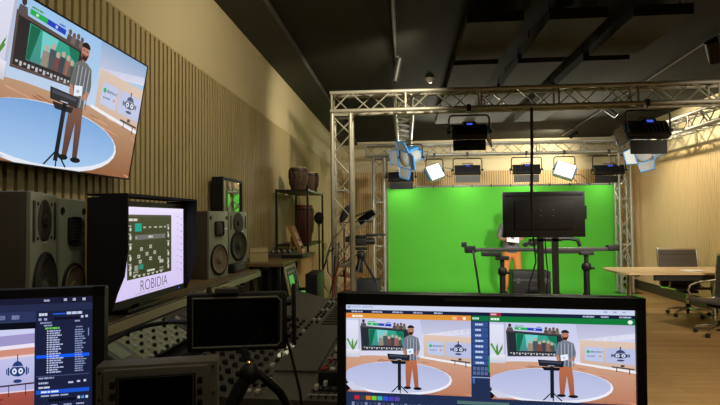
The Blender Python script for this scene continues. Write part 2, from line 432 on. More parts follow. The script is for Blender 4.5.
    s.poly([(.35,.478),(.50,.487),(.498,.51),(.352,.503)], (64,68,84)); s.rect(.405,.535,.45,.542,(190,200,220))
    s.win = old; s.clip = None; s.L = L0
# ================================================================== the room
XL, XR, YB, YF, ZC, ZS, ZSL = -1.65, 5.24, 14.3, -2.6, 3.70, 3.62, 2.88
o = MB().span((XL-.2, YF-.2, -.12), (XR+.2, YB+.2, 0)).build('floor', M['floor']); struct(o)
o = MB().span((XL-.2, YF-.2, ZC), (XR+.2, YB+.2, ZC+.12)).build('ceiling', M['ceil']); struct(o)
o = MB().span((XL-.2, YF, -.0), (XL-.03, YB, ZC)).build('wall_left', M['cream']); struct(o)
o = MB().span((XR+.03, YF, 0), (XR+.2, YB, ZC)).build('wall_right', M['cream']); struct(o)
o = MB().span((XL-.2, YB+.03, 0), (XR+.2, YB+.2, ZC)).build('wall_back', M['cream']); struct(o)
o = MB().span((XL-.2, YF-.2, 0), (XR+.2, YF, ZC)).build('wall_rear', M['ceil']); struct(o)

def slats(name, p, d, nrm, length, pitch, wid, dep, z0, z1, mats):
    """corrugated slat cladding: from p along d, slats standing out along nrm"""
    bm = bmesh.new(); p = Vector(p); d = Vector(d); nrm = Vector(nrm)
    prof = []; n = int(length/pitch)
    for i in range(n):
        a = i*pitch
        prof += [(a, 0, 1), (a+pitch-wid, 0, 0), (a+pitch-wid, dep, 0), (a+pitch, dep, 0)]
    lo = [bm.verts.new(p+d*a+nrm*h+Vector((0,0,z0))) for a, h, _ in prof]
    hi = [bm.verts.new(p+d*a+nrm*h+Vector((0,0,z1))) for a, h, _ in prof]
    for i in range(len(prof)-1):
        f = bm.faces.new((lo[i], lo[i+1], hi[i+1], hi[i])); f.material_index = 1 if i % 4 == 0 else 0
    for i in range(0, len(prof)-3, 4):
        if i+4 < len(prof):
            q = i+2
            b1 = bm.verts.new(hi[q+1].co - nrm*dep); b0 = bm.verts.new(hi[q].co - nrm*dep)
            bm.faces.new((hi[q], hi[q+1], b1, b0))
    bmesh.ops.recalc_face_normals(bm, faces=bm.faces[:])
    me = bpy.data.meshes.new(name); bm.to_mesh(me); bm.free()
    for q in mats: me.materials.append(q)
    o = bpy.data.objects.new(name, me); COL.objects.link(o); return struct(o)
slats('wall_left_slats', (XL-.028, YF+.02, 0), (0,1,0), (1,0,0), YB-YF-.05, .064, .040, .026, .0, ZSL, [M['slat'], M['slat_gap']])
slats('wall_right_slats', (XR+.028, YF+.02, 0), (0,1,0), (-1,0,0), YB-YF-.05, .052, .036, .012, .2, ZSL, [M['pale_slat'], M['pale_gap']])
slats('wall_back_slats', (XL, YB+.028, 0), (1,0,0), (0,-1,0), XR-XL, .06, .038, .02, .0, ZSL, [M['pale_slat'], M['pale_gap']])
struct(MB().span((XL-.03, YF, ZSL), (XL-.004, YB, ZSL+.012)).build('trim_1', M['slat']))
struct(MB().span((XR+.03, YF, ZSL), (XR+.012, YB, ZSL+.012)).build('trim_2', M['pale_slat']))
struct(MB().span((XR-.0, YF, 0), (XR+.03, YB, .2)).build('baseboard_right', M['skirt']))
# lowered soffit along the left wall and the back wall
struct(MB().span((XL-.03, YF, ZS), (-1.245, YB+.03, ZC)).build('trim_3', M['soffit']))

# acoustic rafts under the ceiling
raft = None
cols = [(.86,.52), (1.61,.52), (2.36,.52)]
nth = ['first', 'second', 'third', 'fourth']
rname = {5.06:'before the truss', 6.46:'directly above the truss', 7.86:'just behind the truss', 9.26:'over mid stage'}
for ry, wh in rname.items():
    for i, (cx, w) in enumerate(cols):
        lab = 'dark acoustic ceiling raft %s, %s column from smoke detector' % (wh, nth[i])
        if raft is None:
            raft = thing('acoustic_raft', lab, 'ceiling panel', (cx, ry, 3.47), 0, 'acoustic ceiling rafts')
            MB().span((-.26,0,0), (.26,1.2,.098)).build('felt_board', [M['raft']], raft)
            MB().span((-.262,-.006,-.001), (.262,0,.100)).build('edge_strip', M['raft_edge'], raft)
            for sx in (-.22,.22):
                for sy in (.15,1.0): MB().cyl((sx,sy,.095), (sx,sy,.23), .006, n=6).build('hanger_rod', M['black_metal'], raft)
        else: dup(raft, lab, (cx, ry, 3.47), 0, 'acoustic ceiling rafts')

# ceiling tracks and their spots
def track(name, label, x, y0, y1, rz=0.0):
    t = thing(name, label, 'light track', (x, y0, ZC), rz)
    MB().span((-.018, 0, -.035), (.018, y1-y0, 0)).build('rail', M['black_metal'], t)
    MB().span((-.006, 0, -.037), (.006, y1-y0, -.0352)).build('copper_slot', M['grey_mid'], t)
track('light_track', 'thin black ceiling track running over the tall cylindrical spot near the left truss post', -.09, .5, 7.4)
track('light_track', 'black ceiling track with spots along the pale right wall', 3.344, 3.4, 13.8, -.0558)
def spot(label, x, y, dirv, lit=True, r=.045, L=.17, power=0, cone=55, blend=.6):
    t = thing('track_spotlight', label, 'spotlight', (x, y, ZC-.037), 0, 'ceiling track spotlights')
    MB().span((-.02,-.06,-.02), (.02,.06,0)).build('adapter', M['black_metal'], t)
    MB().cyl((0,0,-.02), (0,0,-.11), .010, n=8).build('arm', M['black_metal'], t)
    d = Vector(dirv).normalized(); c = Vector((0,0,-.14))
    a = c - d*L*.45; b = c + d*L*.55
    MB().cyl(a, b, r, n=20).build('lamp_can', M['black'], t)
    MB().cyl(b, b + d*.004, r*.82, n=18).build('lens', M['led_warm'] if lit else M['grey_dark'], t)
    if power:
        l = bpy.data.lights.new('spot_beam', 'SPOT'); l.energy = power; l.color = (1,.87,.66); l.spot_size = math.radians(cone); l.spot_blend = blend; l.shadow_soft_size = .05
        lo = bpy.data.objects.new('spot_beam', l); COL.objects.link(lo); lo.parent = t
        lo.location = b + d*.03; lo.rotation_euler = d.to_track_quat('-Z', 'Y').to_euler()
    return t
POWR, POWL = 200, 45
spot('lit cylindrical track spot above the right side truss, nearer of the two small ones', 3.712, 10.0, (.9,-.1,-.75), True, .05, .2, POWR, 130)
spot('small cylindrical track spot, the one farther back toward the green screen', 3.858, 12.62, (-.5,.8,-.35), True, .05, .2, POWR*1.2, 130)
spot('large black cylindrical track spot hanging at the upper right corner, in front of the truss', 3.517, 6.4, (.45,.45,-.85), False, .07, .25, 0, 110)
spot('slim black cylindrical track spot over the left side, just before the truss beam', -.07, 6.7, (-.22,.1,-1), False, .045, .28, 0, 100)

# smoke detector
t = thing('smoke_detector', 'round white smoke detector on the dark ceiling above the truss', 'smoke detector', (P(430,81,7.9).x, 7.9, ZC))
MB().lathe((0,0,0), [(.065,0),(.065,-.022),(.05,-.03)], n=24).build('mounting_base', M['white_plastic'], t)
MB().lathe((0,0,-.03), [(.052,0),(.052,-.02),(.030,-.042)], n=24).build('sensor_head', M['white_plastic'], t)

# ================================================================== trusses
def truss(label, loc, L, rot, cap0=True, cap1=True):
    """box truss along local X, section .29 centred on the axis"""
    t = thing('lighting_truss', label, 'truss', loc); t.rotation_euler = rot
    h = .12; pitch = .27
    for sy in (-h, h):
        for sz in (-h, h): MB().cyl((0,sy,sz), (L,sy,sz), .025, n=12).build('chord', M['alu'], t)
    n = max(2, int(round(L/pitch))); q = [L*i/n for i in range(n+1)]
    for k in range(4):
        pts = []
        for i, x in enumerate(q):
            s = h if (i+k) % 2 else -h; x = min(max(x, .03), L-.03)
            pts.append({0:(x,-h,s), 1:(x,h,s), 2:(x,s,-h), 3:(x,s,h)}[k])
        MB().tube(pts, .0125, n=6).build('lattice_brace', M['alu'], t)
    nf = max(2, round(L/.95))
    for x in [.02+(L-.04)*i/nf for i in range(nf+1)]:
        MB().tube([(x,-h,-h),(x,h,-h),(x,h,h),(x,-h,h)], .013, n=6, closed=True).build('end_frame', M['alu'], t)
    return t
TZ = 3.185                       # axis height of the horizontal beams
fx = P(343,200,7.1).x; rl = P(379,200,12.2).x; rr = P(624,200,12.2).x - .02
V = (0, -PI/2, 0)
truss('near aluminium truss post standing at the left end of the front beam', (fx,7.1,.03), 3.0, V)
truss('slim far aluminium truss post at the left edge of the green screen', (rl,12.2,.03), 3.0, V)
truss('slim far aluminium truss post at the right edge of the green screen', (rr,12.2,.03), 3.0, V)
truss('wide aluminium truss beam crossing the room in front of the stage', (fx-.145,7.1,TZ), rr+.29-fx, (0,0,0))
truss('aluminium truss beam over the top of the green screen', (rl-.3,12.2,TZ), rr-rl+.44, (0,0,0))
truss('aluminium truss beam running back over the stage, with a blue lamp', (0,7.26,TZ), 4.78, (0,0,PI/2))
truss('aluminium truss beam running along the pale right wall', (rr,7.26,TZ), 4.78, (0,0,PI/2))
for i, (x, y, w) in enumerate(((fx,7.1,'near left'), (rl,12.2,'far left'), (rr,12.2,'far right'))):
    t = thing('truss_base_plate', 'flat black steel plate under the %s truss post' % w, 'base plate', (x,y,0))
    MB().span((-.25,-.25,0), (.25,.25,.012)).build('steel_plate', M['black_metal'], t)
    MB().span((-.15,-.15,.012), (.15,.15,.03)).build('spigot_plate', M['alu'], t)

# ================================================================== green screen
t = thing('green_screen_backdrop', 'bright green chroma key backdrop sweeping from its frame onto the floor', 'green screen', (0,12.55,0))
gl, gr = P(388,240,12.55).x, P(620,240,12.55).x
gt = P(500,186.5,12.55).z
bm = MB(); pr = [(0,gt), (0,1.6), (0,.8), (0,.42)]
for i in range(1,9):
    a = PI/2*i/8; pr.append((-.42+.42*math.cos(a), .42-.42*math.sin(a)+.004))
pr += [(-.8,.004), (-1.3,.004)]
bk = [(y+.012, z) for y, z in pr]
vs = [[bm.bm.verts.new((x,y,z)) for y, z in pr] for x in (gl, gr)]
for i in range(len(pr)-1): bm.bm.faces.new((vs[0][i], vs[1][i], vs[1][i+1], vs[0][i+1]))
g = bm.build('green_cloth', M['green'], t, smooth=60)
MB().cyl((gl-.05,.02,gt+.02), (gr+.05,.02,gt+.02), .024, n=10).build('top_bar', M['grey_mid'], t)
for x in (gl-.04, gr+.04): MB().cyl((x,.02,0), (x,.02,gt+.04), .022, n=10).build('side_pole', M['grey_mid'], t)
ring = None
for i in range(12):
    x = gl+.2+(gr-gl-.4)*i/11
    if ring is None: ring = MB().lathe((0,.02,gt+.02), [(.034,-.012),(.034,.012)], axis=(1,0,0), n=12).build('clip_ring', M['black'], t); ring.location.x = x
    else: copy_part(ring, (x-ring.location.x,0,0), t)

# ================================================================== stage lamps
def area(parent, loc, d, w, h, e, c=(1,.96,.86), spread=105):
    l = bpy.data.lights.new('lamp_beam', 'AREA'); l.shape = 'RECTANGLE'; l.size = w; l.size_y = h; l.energy = e; l.color = c; l.spread = math.radians(spread)
    lo = bpy.data.objects.new('lamp_beam', l); COL.objects.link(lo); lo.parent = parent; lo.location = loc
    lo.rotation_euler = Vector(d).to_track_quat('-Z', 'Z').to_euler(); return lo

def yoke_parts(t, w, drop, r=.012):
    MB().box((0,0,.025), (.05,.065,.09), bev=.006).build('hook_clamp', M['black_metal'], t)
    MB().cyl((0,0,-.02), (0,0,-.07), .012, n=8).build('spigot', M['chrome'], t)
    z = -.07; hw = w/2+.035
    MB().tube([(-hw,0,-drop),(-hw,0,z-.05),(-hw+.015,0,z-.012),(-hw+.05,0,z),(hw-.05,0,z),(hw-.015,0,z-.012),(hw,0,z-.05),(hw,0,-drop)], r, n=8).build('yoke', M['black_metal'], t)
    for s in (-1,1): MB().cyl((s*(hw-.02),0,-drop), (s*(hw+.03),0,-drop), .022, n=12).build('tilt_knob', M['black'], t)

def led_panel(label, loc, w, h, drop, tilt, rz=0.0, power=0, flap=True, aim=None, grp='black panel lamps', flapcol=None, side=0):
    """black panel lamp that shines along local +Y; its back faces -Y"""
    t = thing('hanging_panel_lamp', label, 'stage light', loc, rz, grp)
    yoke_parts(t, w, drop)
    X = T((0,0,-drop), tilt)
    MB(X).box((0,0,0), (w,.10,h), bev=.008).build('housing', M['black'], t)
    f = MB(X)
    for i in range(9): f.box((-w*.42+w*.84*i/8,-.062,-.01), (.012,.03,h*.62))
    f.span((-w*.46,-.052,-h*.36), (w*.46,-.049,h*.30)); f.build('heat_sink_grille', M['black'], t)
    MB(X).box((0,-.07,h*.30), (w*.34,.05,h*.30), bev=.006).build('control_box', M['black'], t)
    MB(X).box((0,-.0965,h*.30), (w*.16,.004,h*.15)).build('control_display', M['lcd_blue'], t)
    MB(X).tube([(-w*.2,-.05,h*.42),(-w*.2,-.06,h*.60),(-w*.17,-.06,h*.66),(w*.17,-.06,h*.66),(w*.2,-.06,h*.60),(w*.2,-.05,h*.42)], .008, n=6).build('carry_handle', M['black'], t)
    MB(X).box((0,.052,0), (w*.93,.006,h*.86)).build('led_diffuser', M['led_white'], t)
    if flap:
        for s, a in ((-1,.5), (1,.9)):
            Xf = X @ T((0,.05,s*h*.5), -s*(a))
            MB(Xf).box((0,.0,s*h*.42), (w*.94,.006,h*.8)).build('barn_door', flapcol or M['black'], t)
    MB(X).tube([(-w*.42,-.05,.0),(-w*.55,-.10,.03),(-w*.66,-.08,-.02),(-w*.62,-.04,-.12),(-w*.48,-.03,-.10)], .007, n=6).build('power_cable', M['rubber'], t)
    if side:
        q = MB(X @ T((side*(w/2+.005),.05,0), rz=-side*.5)).box((0,.07,0), (.006,.15,h*1.15)).build('side_barn_door', M['white_plastic'], t)
        MB(X @ T((side*(w/2+.005),.05,0), rz=-side*.5)).tube([(0,0,-h*.57),(0,.145,-h*.57),(0,.145,h*.57),(0,0,h*.57)], .010, n=6, closed=True).build('blue_rim', M['blue'], q)
        MB(X).box((side*(w/2+.012),0,h*.1), (.03,.08,h*.5), bev=.004).build('side_handle', M['blue'], t)
    if power:
        d = (X.to_3x3() @ Vector((0,1,0))) if aim is None else Vector(aim)
        area(t, X @ Vector((0,.075,0)), d, w*.9, h*.8, power)
    return t

def hang(px, Y, zoff=0.0): return (P(px,140,Y).x, Y, 3.04+zoff)
FP, RP = 70, 3
def lampx(px, py, Y): return P(px,py,Y)
p = P(469,133,7.0)
led_panel('largest black panel lamp under the front truss beam, left of the hanging monitor cable', (p.x,6.98,3.035), .44, .17, 3.035-P(469,132,6.98).z, -.55, 0, FP, aim=(.12,1,-.20), side=1)
p = P(648,135,6.98)
led_panel('large black panel lamp under the front truss beam near the right wall', (p.x,6.98,3.035), .50, .22, 3.035-P(648,130,6.98).z, -.5, .12, FP, aim=(-.16,1,-.20), side=-1)
for px, w, lab, zz in ((401,.56,'far black panel lamp above the left end of the green screen top',177), (467.5,.56,'far black panel lamp under the rear truss, below the big front lamp',170),
                   (526.5,.58,'far black panel lamp under the rear truss, behind the hanging monitor cable',169.5), (609,.62,'far black panel lamp under the rear truss at the right end of the green screen',170)):
    z = P(px,zz,12.08).z
    led_panel(lab, (P(px,165,12.08).x,12.08,3.035), w, .20, 3.035-z, -.35, 0, RP, aim=(0,.55,-.8), flap=True, flapcol=M['black'] if px in (401,609) else M['grey_dark'])

def soft_lamp(label, loc, w, h, drop, R, power):
    """square lamp with a white lit face along local -Y"""
    t = thing('soft_lamp', label, 'stage light', loc, 0, 'white faced soft lamps')
    yoke_parts(t, w*.9, drop-.04)
    X = Matrix.Translation((0,0,-drop)) @ R
    MB(X).box((0,0,0), (w,.12,h), bev=.01).build('housing', M['lampgrey'], t)
    MB(X).box((0,-.063,0), (w*.92,.006,h*.9)).build('lit_face', M['led_white'], t)
    for s in (-1,1): MB(X).box((s*w*.53,0,0), (.02,.09,h*.7)).build('side_bracket', M['blue'], t)
    MB(X).box((0,.09,0), (w*.6,.08,h*.6), bev=.01).build('driver_box', M['black'], t)
    MB(X).tube([(w*.4,.08,0),(w*.8,.06,.05),(w*1.2,.05,-.02),(w*1.25,.02,-.16),(w*.9,.02,-.22),(w*.6,.05,-.1)], .007, n=6).build('power_cable', M['rubber'], t)
    if power: area(t, X @ Vector((0,-.08,0)), X.to_3x3() @ Vector((0,-1,0)), w*.9, h*.9, power, (1,.9,.72))
def E(rx,ry,rz): return Euler((rx,ry,rz)).to_matrix().to_4x4()
p = P(435,172,11.9); soft_lamp('tilted white faced soft lamp between the blue lamp and the rear truss panels', (p.x,12.08,3.035), .34, .36, 3.035-p.z, E(-.35,-.35,.35), 22)
p = P(567,170,11.9); soft_lamp('tilted white faced soft lamp above the black monitor on the stage', (p.x,12.08,3.035), .42, .36, 3.035-p.z, E(-.4,.35,-.25), 22)

def fresnel(label, loc, drop, R, power=0, aim=None, k=.8):
    """blue and grey fresnel lamp shining along local -Y, barn doors open"""
    t = thing('fresnel_lamp', label, 'stage light', loc, 0, 'blue fresnel lamps')
    yoke_parts(t, .36*k, drop)
    X = Matrix.Translation((0,0,-drop)) @ R @ Matrix.Scale(k, 4)
    MB(X).lathe((0,0,0), [(.10,.16),(.13,.14),(.145,.04),(.15,-.10),(.16,-.13),(.16,-.16),(.15,-.165)], axis=(0,1,0), n=20).build('lamp_body', M['lampgrey'], t)
    MB(X).lathe((0,-.165,0), [(.145,.0),(.14,-.012),(.08,-.035),(.01,-.045)], axis=(0,1,0), n=20).build('fresnel_lens', M['lampgrey'], t)
    MB(X).box((0,.20,0), (.20,.12,.20), bev=.02).build('rear_housing', M['blue'], t)
    MB(X).box((0,.02,.16), (.20,.22,.05), bev=.01).build('cooling_box', M['blue'], t)
    b = MB(X)
    b.tube([(-.175,-.17,-.175),(.175,-.17,-.175),(.175,-.17,.175),(-.175,-.17,.175)], .014, n=6, closed=True); b.build('colour_frame', M['blue'], t)
    for q in range(4):
        Xd = X @ Matrix.Rotation(q*PI/2, 4, 'Y') @ T((0,-.175,.175), .3)
        d = MB(Xd); d.prism([(-.17,0),(.17,0),(.13,.20),(-.13,.20)], 'y', -.003, .003)
        dd = d.build('barn_door', M['lampgrey'], t)
        MB(Xd).tube([(-.17,0,0),(.17,0,0),(.13,0,.20),(-.13,0,.20)], .015, n=6, closed=True).build('blue_rim', M['blue'], dd)
    MB(X).tube([(.1,.22,.05),(.28,.2,.12),(.32,.1,-.02),(.24,.1,-.1)], .008, n=6).build('power_cable', M['rubber'], t)
    if power: area(t, X @ Vector((0,-.23,0)), Vector(aim) if aim else X.to_3x3() @ Vector((0,-1,0)), .25, .25, power, (1,.93,.8))
p = P(413,157,9.6); fresnel('blue and grey fresnel lamp hanging under the truss beam that runs back over the stage', (.12,9.6,3.035), 3.035-p.z, E(.35,.25,-.85), 0, k=.92)
p = P(647,153,9.3); fresnel('blue and grey fresnel lamp just below the large black panel lamp by the right wall', (p.x+.0,9.3,3.035), 3.035-p.z, E(.1,-.2,-.75), 0)
t = thing('lamp_outrigger', 'short aluminium tube from the right wall truss carrying the blue lamp', 'bracket', (0,0,0))
MB().cyl((p.x-.1,9.3,3.075), (rr-.09,9.3,3.075), .024, n=10).build('outrigger_tube', M['alu'], t)
# ================================================================== person on the stage
pc = P(511.5,250,11.8)
t = thing('person', 'person in grey checked shirt and tan trousers standing on green stage, holding white papers', 'person', (pc.x,11.8,.004)); t.scale = (1.05,1.05,1.04)
def S(x): return (-x[0], x[1], x[2])
# bare body: one continuous figure (head, neck, trunk, arms, legs)
N_ = [((0,0,.96),(.15,.10)), ((0,.0,1.14),(.135,.095)), ((0,.0,1.34),(.16,.105)), ((0,.0,1.47),(.09,.07)), ((0,-.008,1.525),(.066,.068)), ((0,-.018,1.585),(.080,.096)), ((0,-.022,1.655),(.094,.112)), ((0,-.012,1.73),(.082,.096))]
E_ = [(i,i+1) for i in range(7)]
for s in (1,-1):
    b = len(N_)
    N_ += [((s*.17,.0,1.42),.056), ((s*.235,.045,1.17),.042), ((s*.175,-.12,1.13),.034), ((s*.085,-.235,1.15),.026)]
    E_ += [(2,b),(b,b+1),(b+1,b+2),(b+2,b+3)]
    b = len(N_)
    N_ += [((s*.095,.0,.88),.085), ((s*.125,-.01,.50),.056), ((s*.135,.02,.12),.036), ((s*.145,-.08,.04),.034)]
    E_ += [(0,b),(b,b+1),(b+1,b+2),(b+2,b+3)]
body = skin('body', N_, E_, M['skin'], t)
for s in (1,-1):
    MB().ball((s*.032,-.112,1.668), .0105, 10, 6, sc=(1.2,.6,.8)).build('eye', M['white_plastic'], body)
    MB().ball((s*.032,-.118,1.668), .0055, 8, 6, sc=(1,.5,1)).build('iris', M['hair'], body)
    MB().ball((s*.088,-.005,1.655), .024, 10, 8, sc=(.4,.8,1.3)).build('ear', M['skin'], body)
MB().lathe((0,-.114,1.672), [(.006,0),(.010,-.02),(.016,-.040),(.006,-.047)], n=10).build('nose', M['skin'], body)
MB().ball((0,-.112,1.598), .022, 12, 6, sc=(1,.45,.28)).build('mouth', M['orange'], body)
# hands: a palm, four unequal fingers curled round the papers, a thumb from the palm's side
for s in (1,-1):
    h = MB(T((s*.075,-.25,1.15), rz=s*.9))
    h.ball((0,-.03,0), .04, 12, 8, sc=(.42,1.1,.95))
    for k, ln in enumerate((.065,.075,.07,.055)):
        z = .027-k*.018
        h.tube([(0,-.045,z),(-s*.004,-.07,z),(-s*.022,-.07-ln*.35,z),(-s*.05,-.066-ln*.25,z)], [.0095,.009,.008,.006], n=6)
    h.tube([(0,-.015,.03),(-s*.015,-.04,.05),(-s*.035,-.065,.052)], [.011,.010,.007], n=6)
    h.build('hand', M['skin'], t)
Ns = [((0,0,.82),(.205,.155)), ((0,0,.95),(.19,.142)), ((0,.0,1.14),(.165,.12)), ((0,.0,1.34),(.185,.13)), ((0,.0,1.465),(.12,.095)), ((0,-.005,1.525),(.074,.076))]
Es = [(i,i+1) for i in range(5)]
for s in (1,-1):
    b = len(Ns); Ns += [((s*.175,.0,1.42),.070), ((s*.235,.04,1.19),.058), ((s*.225,.0,1.155),.055)]; Es += [(3,b),(b,b+1),(b+1,b+2)]
skin('shirt', Ns, Es, M['shirt'], t)
Nt = [((0,.0,1.02),(.158,.118)), ((0,.0,.91),(.165,.122))]; Et = [(0,1)]
for s in (1,-1):
    b = len(Nt); Nt += [((s*.10,.0,.82),.098), ((s*.125,-.012,.50),.074), ((s*.135,.015,.10),.060)]; Et += [(1,b),(b,b+1),(b+1,b+2)]
skin('trousers', Nt, Et, M['trouser'], t)
for s in (1,-1):
    MB(T((s*.14,-.06,0), rz=s*.15)).ball((0,0,.045), .06, 16, 8, sc=(.85,2.4,.75)).build('shoe', M['shoe'], t)
hb = MB(); hb.ball((0,.012,1.705), .100, 18, 10, sc=(.93,1.05,.90)); hb.build('hair', M['hair'], t)
MB().ball((0,-.066,1.578), .05, 14, 8, sc=(1.15,.82,.72)).build('beard', M['hair'], t)
pp = P(511,241,11.0)
t = thing('paper_sheet', 'white sheet of paper held in the hands of the person on stage', 'paper', (pc.x-.03, 11.8-.345, 1.135))
MB(T((0,0,.08), -.35, .12, 0)).box((0,0,0), (.25,.004,.17)).build('sheet', M['paper'], t)
MB(T((0,0,.08), -.35, .12, 0)).box((-.01,-.003,.0), (.06,.002,.05)).build('printed_mark', M['grey_mid'], t)

# ================================================================== monitor on a two-post stand, seen from behind
tY = 7.55
a, b = P(503,192,tY), P(586.5,237,tY); cx = (a.x+b.x)/2; W = b.x-a.x; zt, zb = a.z, b.z-.0
t = thing('monitor_stand', 'black two post floor stand carrying the big presenter monitor', 'stand', (cx,tY,0))
for px in (541.5,556.5):
    x = P(px,250,tY).x - cx; MB().span((x-.04,.04,.08), (x+.04,.09,zb+.03)).build('post', M['black_metal'], t)
for x in (-.33,.33):
    MB().span((x-.03,-.40,.07), (x+.03,.32,.11)).build('foot', M['black_metal'], t)
    for y in (-.36,.28):
        MB().lathe((x-.012,y,.035), [(.035,0),(.035,.024)], axis=(1,0,0), n=14).build('caster', M['rubber'], t)
MB().span((-.36,.03,.11), (.36,.10,.15)).build('base_crossbar', M['black_metal'], t)
MB().span((-.20,.04,zb-.06), (.24,.09,zb-.02)).build('bracket_rail', M['black_metal'], t)
t = thing('presenter_monitor', 'big black monitor facing the stage, seen from behind on its floor stand', 'monitor', (cx,tY+.06,(zt+zb)/2))
H = zt-zb
MB().box((0,-.005,0), (W,.05,H), bev=.008).build('rear_cover', M['black'], t)
MB().box((0,-.04,-H*.02), (W*.72,.03,H*.62), bev=.012).build('electronics_hump', M['black'], t)
MB().box((0,-.034,H*.44), (W*.96,.012,H*.045)).build('vent_strip', M['bezel'], t)
MB().box((W/2+.012,-.005,.02), (.024,.03,H*.3)).build('side_speaker_strip', M['black'], t)
s = Screen(W*.97, H*.94, .0225); 
q = MB(); q.box((0,.022,0), (W*.97,.004,H*.94)); q.build('screen_glass', M['dark_glass'], t); s.bm.free()
for k in range(4): MB().cyl(((-.05,.12)[k%2]+.0,-.056,-.02+(k//2)*.08), ((-.05,.12)[k%2],-.062,-.02+(k//2)*.08), .010, n=8).build('mount_bolt', M['grey_mid'], t)

o = MB().tube([P(531.5,108,6.98), P(532,150,6.98), P(531.5,200,7.0), P(533,235,7.2), P(536,262,7.35), P(529,285,7.42), P(531,330,7.45)], [.019,.019,.018,.012,.010,.010,.010], n=8).build('power_cable', M['rubber'])
tag(o, 'thick black cable hanging from front truss beam down past the back of the big monitor', 'cable')
o = MB().tube([P(545,238,7.46), P(546,255,7.42), P(548,275,7.42), P(546,300,7.44), P(545,332,7.46)], .008, n=6).build('signal_cable', M['rubber'])
tag(o, 'thin black cable dangling from the big monitor between its stand posts', 'cable')

# ================================================================== camera slider rail on two light stands
sY = 8.6
a, b = P(466,247.5,sY), P(616,249,sY)
t = thing('camera_slider', 'long grey and black motorised camera slider rail bridging two light stands', 'slider', (a.x,sY,a.z-.03))
L = b.x-a.x
MB().span((.10,-.04,-.015), (L-.05,.04,.020), bev=.006).build('rail', M['grey_dark'], t)
MB().span((.10,-.05,-.035), (L-.02,.05,-.015)).build('rail_base', M['black_metal'], t)
MB().box((.06,0,.0), (.16,.14,.11), bev=.01).build('end_motor', M['black'], t)
MB().box((-.03,0,.075), (.08,.10,.08), bev=.01).build('motor_controller', M['black'], t)
MB().box((L-.05,0,.012), (.17,.12,.09), bev=.01).build('end_block', M['black'], t)
MB().box((L*.62,0,-.045), (L*.3,.09,.05), bev=.006).build('carriage', M['black_metal'], t)
MB().tube([(L*.45,0,.055),(L*.47,0,.13),(L*.5,0,.16),(L*.7,0,.16),(L*.75,0,.13),(L*.765,0,.04)], .03, n=10).build('cable_guide', M['black'], t)
for i in range(4): MB().cyl((L*.40+i*.06,-.05,.07+.02*(i%2)), (L*.40+i*.06,.05,.07+.02*(i%2)), .035, n=12).build('cable_roller', M['black'], t)
MB().box((L*.17,-.02,-.075), (.30,.10,.06), bev=.008).build('mounting_plate', M['black_metal'], t)
o = MB().tube([P(473,251,8.5), P(474,256,8.46), P(477,275,8.46), P(480,296,8.46), P(482,318,8.46), (P(482,318,8.46).x,8.46,.0)], .017, n=8).build('control_cable', M['rubber'])
tag(o, 'black control cable hanging straight down from the left end of the slider rail', 'cable')
def light_stand(label, px, low):
    p = P(px,250,sY); z = a.z-.03-low
    t = thing('light_stand', label, 'stand', (p.x,sY,0), 0, 'slider light stands')
    MB().cyl((0,0,.12), (0,0,z-.3), .045, n=14).build('lower_tube', M['black_metal'], t)
    MB().cyl((0,0,z-.3), (0,0,z-.06), .034, n=14).build('upper_tube', M['black_metal'], t)
    MB().lathe((0,0,z-.24), [(.05,-.06),(.07,-.03),(.07,.03),(.05,.06)], n=16).build('locking_collar', M['black'], t)
    MB().cyl((.04,0,z-.26), (.12,0,z-.26), .02, n=10).build('locking_knob', M['black'], t)
    MB().box((0,0,z-.03), (.20,.12,.06), bev=.01).build('head_clamp', M['black_metal'], t)
    for k in range(3):
        an = .5+k*2*PI/3; e = (.34*math.cos(an), .34*math.sin(an), .012)
        MB().cyl((.03*math.cos(an),.03*math.sin(an),.48), e, .013, n=8).build('leg', M['black_metal'], t)
        MB().cyl((.02*math.cos(an),.02*math.sin(an),.16), (.22*math.cos(an),.22*math.sin(an),.24), .009, n=6).build('brace', M['black_metal'], t)
light_stand('black light stand under the left part of the slider rail, beside the person', 502, .106)
light_stand('black light stand under the right end of the slider rail', 586, .036)

# equipment cases behind the monitor stand
p = P(536,285,9.9)
t = thing('equipment_case', 'tall black equipment case standing on the green floor behind the monitor stand', 'case', (p.x,9.96,.004))
MB().span((-.38,0,.03), (.28,.45,P(536,272,9.9).z), bev=.02).build('case_body', M['black'], t)
MB().span((-.39,-.012,.50), (.29,.0,.53)).build('lid_seam', M['grey_dark'], t)
MB().box((-.05,-.02,.35), (.20,.03,.07), bev=.01).build('handle', M['black'], t)
for x in (-.3,.2):
    MB().box((x,-.01,.5), (.07,.02,.09), bev=.004).build('latch', M['grey_dark'], t)
    for y in (.08,.37): MB().cyl((x,y,0), (x,y,.03), .03, n=10).build('rubber_foot', M['rubber'], t)
p = P(552,290,9.5)
t = thing('equipment_bag', 'low black soft equipment bag in front of the tall case on the stage', 'bag', (p.x+.05,9.5,.004))
MB().box((0,0,.16), (.86,.30,.32), bev=.08).build('bag_body', M['black_soft'], t)
MB().tube([(-.14,-.15,.2),(-.14,-.17,.32),(0,-.17,.37),(.14,-.17,.32),(.14,-.15,.2)], .014, n=6).build('carry_strap', M['black'], t)
MB().tube([(-.40,-.05,.33),(0,-.05,.338),(.40,-.05,.33)], .006, n=6).build('zip', M['grey_mid'], t)
MB().box((.34,-.155,.17), (.10,.02,.12), bev=.006).build('side_pocket', M['grey_dark'], t)

